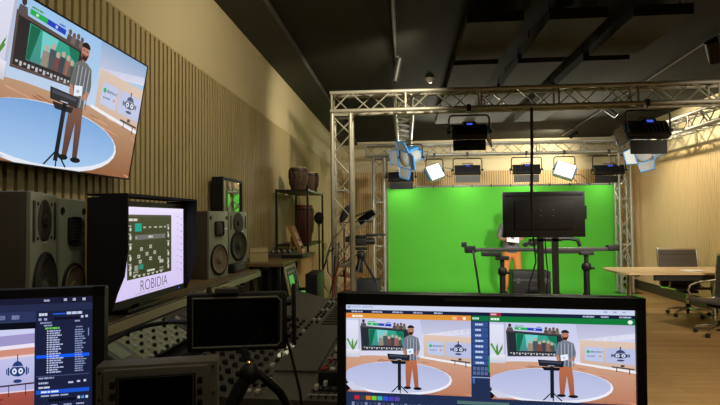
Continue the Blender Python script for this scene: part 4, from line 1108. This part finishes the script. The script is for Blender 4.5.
# near left display, its left part outside the view
prr = P(105,286.5,1.27); dv = Vector((-.95,-.31,0)).normalized(); pll = prr + dv*.60
t, w, zt = display('list_display', 'near display at the lower left showing a blue file list beside a robot emblem', pll, prr, prr.z, .362, .021, .027)
sw_, sh_ = w-.054, .362-.051; s = Screen(sw_, sh_, .004, zt-.021-sh_/2)
s.rect(0,0,1,1,(30,34,62),(26,32,60)); s.L = 1
s.rect(0,0,1,.05,(28,28,52)); s.rect(0,.05,1,.105,(38,44,76)); s.rect(0,.105,.77,.185,(44,54,92)); s.bars(.80,.018,.04,.016,1,.02,(190,200,235),1)
for u in (.88,.915,.955): s.rect(u,.014,u+.013,.034,(200,206,236))
for k in range(12): s.rect(.07+.055*k,.128,.10+.055*k,.160,(130,142,184))
s.rect(0,.185,.77,.235,(12,14,24))
# 3-D view of the booth with the robot emblem
ox0, ox1 = .10,.765
s.poly([(ox0,.235),(ox1,.235),(ox1,.80),(ox0,.80)], (206,208,242),(170,168,218)); s.L = 2
s.poly([(ox0,.33),(ox1,.27),(ox1,.345),(ox0,.42)], (158,150,198)); s.poly([(ox0,.41),(ox1,.345),(ox1,.375),(ox0,.44)], (236,228,244)); s.poly([(ox0,.43),(ox1,.375),(ox1,.43),(ox0,.49)], (206,142,122)); s.poly([(ox0,.48),(ox1,.425),(ox1,.445),(ox0,.50)], (226,206,214))
s.poly([(ox0,.73),(ox1,.70),(ox1,1),(ox0,1)], (168,84,72),(120,46,40)); s.L = 3
rr_ = random.Random(4)
for k in range(22):
    u = rr_.uniform(ox0,ox1-.1); v = rr_.uniform(.75,.97); s.rect(u,v,u+.07,v+.010,rr_.choice(((200,120,96),(120,46,40),(186,100,80))))
s.poly([(ox0,.725),(ox1,.695),(ox1,.705),(ox0,.737)], (230,210,226))
u, v = .70,.55; nv = (36,60,116)
s.oval(u,v,.030,.040,nv); s.oval(u,v-.02,.022,.055,nv,a0=PI,a1=2*PI); s.rect(u-.002,v-.125,u+.002,v-.07,nv); s.oval(u,v+.075,.017,.014,nv)
for q in (-1,1): s.rect(u+q*.035-.003,v-.03,u+q*.035+.003,v+.03,nv); s.rect(u+q*.042-.002,v-.02,u+q*.042+.002,v+.02,nv)
s.L = 4
for q in (-.012,.012): s.oval(u+q,v,.009,.022,(224,232,250))
s.rect(u-.024,v-.038,u+.024,v-.032,(176,176,222)); s.L = 5
for q in (-.012,.012): s.oval(u+q,v,.0035,.009,nv)
s.L = 4
s.poly([(.60,.655),(.765,.64),(.765,.652),(.60,.667)], (60,46,60))
for q in (.625,.665,.73): s.rect(q,.655,q+.003,.735,(44,34,44))
s.L = 3
lx = .772
s.rect(lx,.105,.985,.86,(28,34,62)); s.rect(lx,.86,.985,1,(34,42,74)); s.L = 4
s.bars(lx+.01,.122,.05,.020,1,.02,(210,216,240),3); s.rect(lx+.065,.126,lx+.115,.136,(40,90,220)); s.bars(lx+.12,.118,.075,.020,1,.02,(190,200,230),5)
s.rect(lx+.008,.160,lx+.02,.178,(150,160,200)); s.rect(lx+.03,.160,lx+.042,.178,(150,160,200)); s.rect(lx+.07,.158,.945,.176,(14,16,34)); s.rect(.950,.150,.960,.168,(190,198,228)); s.rect(.968,.148,.978,.166,(190,198,228))
s.bars(lx+.015,.190,.05,.012,1,.02,(140,150,190),6); s.bars(.925,.185,.03,.012,1,.02,(150,160,200),7)
s.bars(lx+.03,.212,.05,.011,1,.02,(150,160,200),8); s.bars(lx+.035,.232,.075,.014,1,.02,(110,200,90),9); s.bars(.93,.232,.035,.010,1,.02,(120,130,170),9)
for k in range(19):
    v = .255+k*.0175
    if k == 11: s.rect(lx,v-.006,.985,v+.019,(20,90,240))
    s.L = 5; s.rect(lx+.042,v,lx+.048,v+.010,(196,204,236)); s.bars(lx+.052,v,.058,.010,1,.03,(178,188,226),k+40); s.bars(.926,v,.048,.009,1,.03,(140,152,194),k+80); s.L = 4
s.rect(.979,.25,.983,.31,(130,140,180))
s.rect(lx,.600,.985,.606,(70,80,120)); s.bars(lx+.01,.612,.08,.012,1,.02,(150,160,200),12)
s.bars(lx+.01,.648,.04,.014,1,.03,(170,180,214),70); s.bars(lx+.01,.682,.08,.014,1,.03,(200,206,232),72); s.rect(.90,.655,.92,.668,(190,198,228)); s.rect(.935,.650,.948,.664,(200,206,232)); s.rect(.962,.646,.972,.662,(200,206,232))
s.rect(lx,.708,.985,.738,(30,84,210)); s.L = 5; s.bars(lx+.02,.716,.10,.014,1,.03,(220,228,250),71); s.L = 4; s.bars(lx+.02,.748,.16,.010,1,.03,(170,180,214),73)
s.rect(lx+.05,.778,.93,.80,(14,16,34)); 
for k, c in enumerate(((210,214,236),(60,160,240),(210,214,236))): s.rect(.938+.016*k,.770,.948+.016*k,.790,c)
for k in range(4): s.bars(lx+.01+.05*k,.822,.035,.012,1,.03,(150,160,200),75+k)
s.rect(lx+.09,.845,lx+.11,.87,(50,110,240))
s.build('screen_picture', M['scr'], t)

# rugged rack display at the bottom
Dd = 1.16; a, b = P(102,363,Dd), P(214,363,Dd); w = b.x-a.x; hh = .20
t = thing('rack_display', 'rugged metal framed display with side buttons and corner screws, screen switched off', 'monitor', ((a.x+b.x)/2,Dd,.90), .27)
zt = a.z-.90
MB().span((-w/2,0,zt-hh), (w/2,.06,zt), bev=.004).build('chassis', M['rack_grey'], t)
MB().span((-w/2+.018,-.012,zt-hh+.004), (w/2-.018,.004,zt-.006), bev=.004).build('front_bezel', M['rack_grey'], t)
x0, x1 = P(122,380,Dd).x-(a.x+b.x)/2+.004, P(191,380,Dd).x-(a.x+b.x)/2
MB().span((x0,-.0135,zt-hh+.02), (x1,-.010,zt-.026)).build('screen_glass', M['dark_glass'], t)
MB().tube([(x0-.004,-.013,zt-hh+.016),(x1+.004,-.013,zt-hh+.016),(x1+.004,-.013,zt-.022),(x0-.004,-.013,zt-.022)], .003, n=4, closed=True).build('screen_rim', M['bezel'], t)
for k in range(6):
    for x in (x0-.012, x1+.016): MB().box((x,-.015,zt-.036-.025*k), (.010,.008,.012), bev=.002).build('side_button', M['black'], t)
for z in (zt-.012,zt-.07,zt-.13,zt-.19):
    for x in (-w/2+.009, w/2-.009): MB().cyl((x,-.003,z), (x,0,z), .0035, n=10).build('flange_screw', M['brass'], t)
MB().span((-.05,.02,.015), (.05,.05,zt-hh+.02)).build('stand_neck', M['black'], t)
MB().span((-.10,-.05,0), (.10,.12,.016), bev=.004).build('stand_foot', M['black'], t)

# small field monitor on its arm
De = 1.62; a, b = P(189,293,De), P(286,352,De); w = b.x-a.x; hh = a.z-b.z
t = thing('field_monitor', 'small black field monitor with rounded dark screen, held above the mixing console', 'monitor', ((a.x+b.x)/2,De,(a.z+b.z)/2), .2)
MB().box((0,.02,0), (w,.045,hh), bev=.012).build('case', M['black'], t)
MB().tube([(-w/2+.02,-.004,-hh/2+.016),(w/2-.03,-.004,-hh/2+.016),(w/2-.018,-.004,-hh/2+.028),(w/2-.018,-.004,hh/2-.026),(w/2-.03,-.004,hh/2-.014),(-w/2+.02,-.004,hh/2-.014)], .004, n=6, closed=True).build('screen_rim', M['grey_mid'], t)
MB().box((-.004,-.002,.0), (w-.045,.006,hh-.035)).build('screen_glass', M['dark_glass'], t)
MB().box((-.03,.0,hh/2+.008), (.07,.03,.016), bev=.003).build('top_shoe', M['grey_dark'], t)
for k in range(3): MB().cyl((w/2-.002,.02,hh*.3-k*.05), (w/2+.012,.02,hh*.3-k*.05), .010, n=12).build('side_knob', M['black'], t)
MB().span((w/2+.014,.01,-hh*.45), (w/2+.028,.04,hh*.62), bev=.003).build('side_bracket', M['black_metal'], t)
for z in (-hh*.35,hh*.3): MB().cyl((w/2-.01,.025,z), (w/2+.016,.025,z), .006, n=8).build('bracket_bolt', M['grey_mid'], t)
for k in range(3): MB().cyl((-.085+.05*k,.02,hh/2), (-.085+.05*k,.02,hh/2+.018), .008, n=10).build('top_connector', M['brass'] if k == 1 else M['grey_dark'], t)
t = thing('articulated_arm', 'black articulated arm with a ball joint and brass cap below the field monitor', 'arm', (0,0,0))
c = P(250,373,1.42)
MB().ball(c, .028, 20, 14).build('ball_joint', M['black'], t)
MB().lathe(c+Vector((0,-.006,.024)), [(.008,0),(.008,.006),(.004,.010)], n=12).build('brass_cap', M['brass'], t)
e = P(232,405,1.40); MB().tube([c, c.lerp(e,.5)+Vector((-.004,0,.0)), e, (e.x-.03,1.56,.97)], [.017,.020,.018,.018], n=12).build('lower_arm', M['black'], t)
e2 = P(292,412,1.46); MB().tube([c+Vector((.012,0,.012)), P(268,381,1.43), P(280,392,1.44), e2, (e2.x+.03,1.58,.97)], [.008,.012,.012,.010,.010], n=10).build('support_arm', M['black_metal'], t)
MB().tube([c+Vector((0,.01,.02)), P(246,358,1.52), P(244,350,1.60)], [.010,.010,.012], n=10).build('upper_arm', M['black'], t)
MB().lathe((P(232,405,1.40).x-.03,1.56,.93), [(.06,0),(.06,.02),(.03,.06)], n=18).build('table_clamp', M['black_metal'], t)
MB().lathe((e2.x+.03,1.58,.93), [(.03,0),(.03,.03),(.014,.05)], n=14).build('table_clamp', M['black_metal'], t)
o = MB().tube([P(93,353,1.9), P(110,341,1.95), P(130,331,1.98), P(150,325,2.0), P(170,322,1.98), P(192,322,1.75)], .0085, n=8).build('monitor_cable', M['rubber'])
tag(o, 'black cable curving across the sloped control modules to the field monitor', 'cable')
o = MB().tube([P(286,338,1.66), P(290,350,1.70), P(295,370,1.75), P(300,392,1.80), P(302,410,1.83), P(303,440,1.86), (P(303,440,1.86).x,1.9,.94)], .005, n=6).build('signal_cable', M['rubber'])
tag(o, 'thin black cable hanging from the right side of the field monitor', 'cable')

# ================================================================== rear equipment desk and what stands on it
ex0, ex1, ey0, ey1, ez = -1.61, -1.09, 4.75, 6.45, 1.26
t = thing('equipment_desk', 'tall oak topped equipment desk with an open barred near end, before the shelf unit', 'desk', (0,0,0))
MB().span((ex0,ey0,ez-.03), (ex1,ey1,ez), bev=.004).build('desk_top', M['desk'], t)
for k in range(6):
    x = ex0+.05+(ex1-ex0-.1)*k/5; MB().span((x-.014,ey0+.03,0), (x+.014,ey0+.07,ez-.03)).build('end_bar', M['black_metal'], t)
for x in (ex0+.04, ex1-.04): MB().span((x-.02,ey1-.07,0), (x+.02,ey1-.03,ez-.03)).build('leg', M['black_metal'], t)
sl = MB(); sl.span((ex1-.05,5.65,0), (ex1-.04,ey1-.03,ez-.03))
for k in range(16): sl.span((ex1-.04,5.67+k*.064,0), (ex1-.02,5.71+k*.064,ez-.03))
sl.build('slat_panel', M['pale_slat'], t)
MB().span((ex0+.02,ey0+.1,.45), (ex1-.06,ey1-.08,.48)).build('lower_shelf', M['desk_black'], t)
for k in range(5):
    o = MB().tube(sag((ex0+.1+.08*k,ey0+.16,1.15-.03*k), (ex0+.28+.05*k,ey0+.18,.75+.05*k), .08+.02*k), .007, n=6).build('patch_cable', M['rubber'] if k%2 else M['grey_mid'])
    tag(o, '%s patch cable from the wall, hanging behind the bars of the equipment desk' % ('first','second','third','fourth','fifth')[k], 'cable', 'patch cables in the equipment desk')
# rack unit with the green display under the top, leaning out of the right side
t = thing('rack_unit', 'tilted rack unit with a green lit display under the edge of the equipment desk', 'rack unit', (ex1-.0,4.9,.90))
X = T((0,0,.15), 0, -.22, 0)
MB(X).span((-.26,0,-.15), (0,.50,.17), bev=.006).build('rack_body', M['black'], t)
MB(X).span((0,0,-.15), (.012,.50,.17), bev=.003).build('face_frame', M['beige'], t)
MB(X).span((.010,.05,-.12), (.015,.45,.14)).build('face_panel', M['black'], t)
MB(X).span((.0152,.09,-.03), (.017,.27,.07)).build('green_display', M['lcd_green'], t)
for k in range(5): MB(X).box((.018,.10+.06*k,.10), (.006,.03,.02)).build('key', M['key_white'], t)
for k in range(2): MB(X).cyl((.015,.34+.06*k,.0), (.03,.34+.06*k,.0), .018, n=12).build('dial', M['grey_mid'], t)
MB().span((-.22,.02,-.40), (-.12,.48,.03)).build('rack_foot', M['black_metal'], t)
p = P(312,285,5.0)
t = thing('computer_tower', 'tall black computer tower standing in front of the equipment desk', 'computer', (p.x,5.05,0))
tz_ = P(312,274,4.95).z
MB().span((-.055,-.10,.02), (.06,.32,tz_), bev=.01).build('tower_case', M['black'], t)
MB().span((-.05,-.104,.08), (.054,-.098,tz_-.03)).build('front_grille', M['bezel'], t)
for x in (-.04,.045):
    for y in (-.06,.26): MB().cyl((x,y,0), (x,y,.02), .012, n=8).build('rubber_foot', M['rubber'], t)
p = P(303,302,5.3)
t = thing('status_display', 'small upright green lit display between the equipment desk and the black tower', 'display', (p.x,5.32,0))
zc = P(303,300,5.3).z
MB().span((-.035,0,zc-.14), (.04,.03,zc+.12), bev=.004).build('display_case', M['black'], t)
MB().span((-.025,-.002,zc-.10), (.030,.001,zc+.09)).build('green_screen_area', M['lcd_green'], t)
MB().cyl((0,.015,.01), (0,.015,zc-.13), .012, n=8).build('pole', M['black_metal'], t)
MB().lathe((0,.015,0), [(.07,0),(.07,.012),(.012,.02)], n=16).build('foot', M['black_metal'], t)

p = P(257,258,4.9)
t = thing('beige_box', 'small plain beige box on the equipment desk beside the last speaker', 'box', (p.x,4.96,ez))
MB(T((0,0,0), rz=.3)).span((-.085,-.05,0), (.085,.16,.125), bev=.006).build('box_body', M['beige'], t)
MB(T((0,0,0), rz=.3)).span((-.087,-.052,.085), (.087,.162,.09)).build('lid_seam', M['desk'], t)
p = P(279,250,5.5)
t = thing('small_mixer', 'low dark tabletop mixer on the equipment desk behind the beige box', 'mixer', (p.x+.0,5.62,ez))
MB().prism([(-.15,0),(.15,0),(.15,.07),(-.15,.035)], 'x', -.13, .13).build('mixer_body', M['console_dark'], t)
for i in range(4):
    for j in range(3): MB().cyl((-.09+.06*i,-.08+.08*j,.043+.0+j*.009), (-.09+.06*i,-.08+.08*j,.065+j*.009), .010, n=8).build('knob', M['key_white'] if j == 1 else M['black'], t)
p = P(301,251,5.6)
t = thing('control_pad', 'flat black control pad with small keys on the equipment desk edge', 'control pad', (p.x-.04,5.5,ez))
MB().span((-.12,-.12,0), (.10,.18,.035), bev=.008).build('pad_body', M['black'], t)
for i in range(4):
    for j in range(3): MB().box((-.08+.05*i,-.06+.07*j,.038), (.03,.04,.008), bev=.003).build('key', M['grey_mid'], t)
# tilted tablet on a stand
a, b = P(288,226,6.05), P(301,247,6.05)
t = thing('tablet_stand', 'tilted wooden tablet stand with cut-outs on the equipment desk', 'stand', (a.x,6.05,ez))
hh = a.z-ez
X = T((0,0,0), 0, -math.atan2(b.x-a.x,hh), 0) if False else Matrix.Identity(4)
dx = b.x-a.x
q = MB(); q.prism([(dx,0.012),(dx+.04,0.012),(.06,hh),(.0,hh+.01)], 'y', -.10, .10); q.build('tilted_board', M['wood_stool'], t)
MB().prism([(.02,.012),(.045,.012),(.06,hh*.72),(.04,hh*.72)], 'y', -.03, .03).build('prop_leg', M['wood_stool'], t)
MB().span((.0,-.11,0), (dx+.06,.11,.014)).build('base_plate', M['wood_stool'], t)
for k in range(3):
    f = .25+.22*k; x = dx*(1-f); MB().box((x+.052-.02*f,0,hh*f), (.02,.12,.035)).build('cut_out', M['black'], t)

# ================================================================== metal shelf unit with drums
y0, y1 = 6.62, 7.85
xl, xr = -1.61, P(308.4,200,y0).x; zt = P(292,190.5,y0).z+.02
t = thing('shelf_unit', 'tall open black metal shelf unit against the slatted wall, holding drums', 'shelf unit', (0,0,0))
for x in (xl+.012, xr-.012):
    for y in (y0+.012, y1-.012): MB().span((x-.013,y-.013,0), (x+.013,y+.013,zt)).build('post', M['black_metal'], t)
b = MB()
for z in (zt-.02, 1.33, .62, .12):
    b = MB(); b.span((xl,y0,z-.012), (xr,y0+.022,z+.012)); b.span((xl,y1-.022,z-.012), (xr,y1,z+.012)); b.span((xl,y0,z-.012), (xl+.022,y1,z+.012)); b.span((xr-.022,y0,z-.012), (xr,y1,z+.012)); b.build('shelf_frame', M['black_metal'], t)
    MB().span((xl+.02,y0+.02,z-.006), (xr-.02,y1-.02,z+.010)).build('shelf_board', M['desk_black'] if z < 1.9 else M['grey_dark'], t)
zs = zt-.02+.010
def drum(label, c, r, h, m, n=26, top=True, waist=.72):
    t = thing('hand_drum', label, 'drum', c, 0, 'drums on the shelf unit')
    MB().lathe((0,0,0), [(r*.70,0),(r*.74,h*.06),(r*waist,h*.25),(r*.95,h*.55),(r,h*.72),(r*.97,h*.86),(r*.9,h)], n=n).build('shell', m, t)
    MB().lathe((0,0,h), [(r*.9,-.004),(r*.9,.006),(r*.6,.010)], n=n).build('drum_skin', M['beige'], t)
    MB().lathe((0,0,h*.88), [(r*1.0,-.012),(r*1.03,0),(r*1.0,.012)], n=n).build('tension_ring', M['black_metal'], t)
    b = MB()
    for k in range(14):
        an = 2*PI*k/14; b.tube([(r*1.01*math.cos(an),r*1.01*math.sin(an),h*.86),(r*.99*math.cos(an+.2),r*.99*math.sin(an+.2),h*.6),(r*(waist+.06)*math.cos(an),r*(waist+.06)*math.sin(an),h*.27)], .006, n=5)
    b.build('rope_lacing', M['leather'], t)
a = P(299,178,6.95)
drum('larger dark carved drum on the top of the metal shelf unit', (a.x-.01,6.95,zs), .125, .30, M['drum'], waist=.86)
a = P(311,180,7.3); drum('smaller dark carved drum beside the larger one on the shelf unit top', (a.x,7.3,zs), .105, .26, M['drum'], waist=.86)
a = P(305,225,7.0); drum('tall red brown drum on the middle shelf of the metal shelf unit', (a.x,7.0,1.341), .115, P(306,205,7.0).z-1.341, M['drum_red'], waist=.85)

# framed mirror pane on the slatted wall
xm, ya, yb, za, zb_ = -1.53, 4.42, 4.944, 2.007, 1.715
t = thing('wall_mirror', 'small framed mirror pane on the slatted wall reflecting the green stage', 'mirror', (xm,(ya+yb)/2,(za+zb_)/2), PI/2)
w, h = yb-ya, za-zb_
b = MB()
for s_ in (-1,1):
    b.span((s_*w/2-.014,-.012,-h/2), (s_*w/2+.014,.088,h/2)); b.span((-w/2,-.012,s_*h/2-.012), (w/2,.088,s_*h/2+.012))
b.build('frame', M['black'], t)
MB().span((-w/2+.01,.0,-h/2+.01), (w/2-.01,.006,h/2-.01)).build('mirror_pane', M['mirror'], t)

# ================================================================== fill light added to the room
def lamp(name, kind, loc, d, e, c, size=None, sy=None):
    l = bpy.data.lights.new(name, kind); l.energy = e; l.color = c
    if kind == 'AREA': l.shape = 'RECTANGLE'; l.size = size; l.size_y = sy or size
    o = bpy.data.objects.new(name, l); COL.objects.link(o); o.location = loc; o.rotation_euler = Vector(d).to_track_quat('-Z','Y').to_euler(); return o
for t in [o for o in scene.objects if o.type == 'EMPTY' and o.location.length == 0 and o.rotation_euler.z == 0]:
    pts = [v.co for c in t.children if c.type == 'MESH' for v in c.data.vertices]
    if not pts: continue
    lo = Vector([min(p[i] for p in pts) for i in range(3)]); hi = Vector([max(p[i] for p in pts) for i in range(3)])
    off = Vector(((lo.x+hi.x)/2, (lo.y+hi.y)/2, lo.z)); t.location = off
    for c in t.children: c.location = Vector(c.location)-off
def fill_spot(loc, target, e, cone, c=(1,.88,.62)):  # unseen spot without a fixture, added to brighten the room
    l = bpy.data.lights.new('fill_spot', 'SPOT'); l.energy = e; l.color = c; l.spot_size = math.radians(cone); l.spot_blend = .8; l.shadow_soft_size = .12
    o = bpy.data.objects.new('fill_spot', l); COL.objects.link(o); o.location = loc
    o.rotation_euler = (Vector(target)-Vector(loc)).to_track_quat('-Z','Y').to_euler()
fill_spot((4.3,3.9,2.75), (4.9,10.5,1.5), 420, 64, (1,.88,.68))
fill_spot((.3,5.6,3.5), (-1.65,9.2,2.4), 210, 80)
fill_spot((3.95,3.0,3.5), (3.0,5.2,0), 620, 95, (1,.86,.64))
fill_spot((-.09,2.2,3.5), (-1.65,2.6,2.2), 28, 140)
fill_spot((-.09,3.8,3.5), (-1.65,4.8,2.2), 52, 140)
fill_spot((-.09,1.0,3.5), (-.6,2.6,.95), 26, 110)
fill_spot((1.6,-1.4,3.5), (-1.2,1.8,1.4), 46, 75, (1,.80,.52))
fill_spot((.3,-1.2,3.4), (-.3,1.3,1.3), 10, 55)
w = bpy.data.worlds.new('room_air'); scene.world = w; w.use_nodes = True
w.node_tree.nodes['Background'].inputs[0].default_value = (1,.9,.7,1); w.node_tree.nodes['Background'].inputs[1].default_value = .02
scene.view_settings.view_transform = 'Standard'; scene.view_settings.look = 'None'
scene.view_settings.exposure = 0.0; scene.view_settings.gamma = 1.0; scene.view_settings.use_curve_mapping = False
try:
    scene.cycles.use_denoising = True; scene.cycles.max_bounces = 8; scene.cycles.sample_clamp_indirect = 6
except Exception: pass
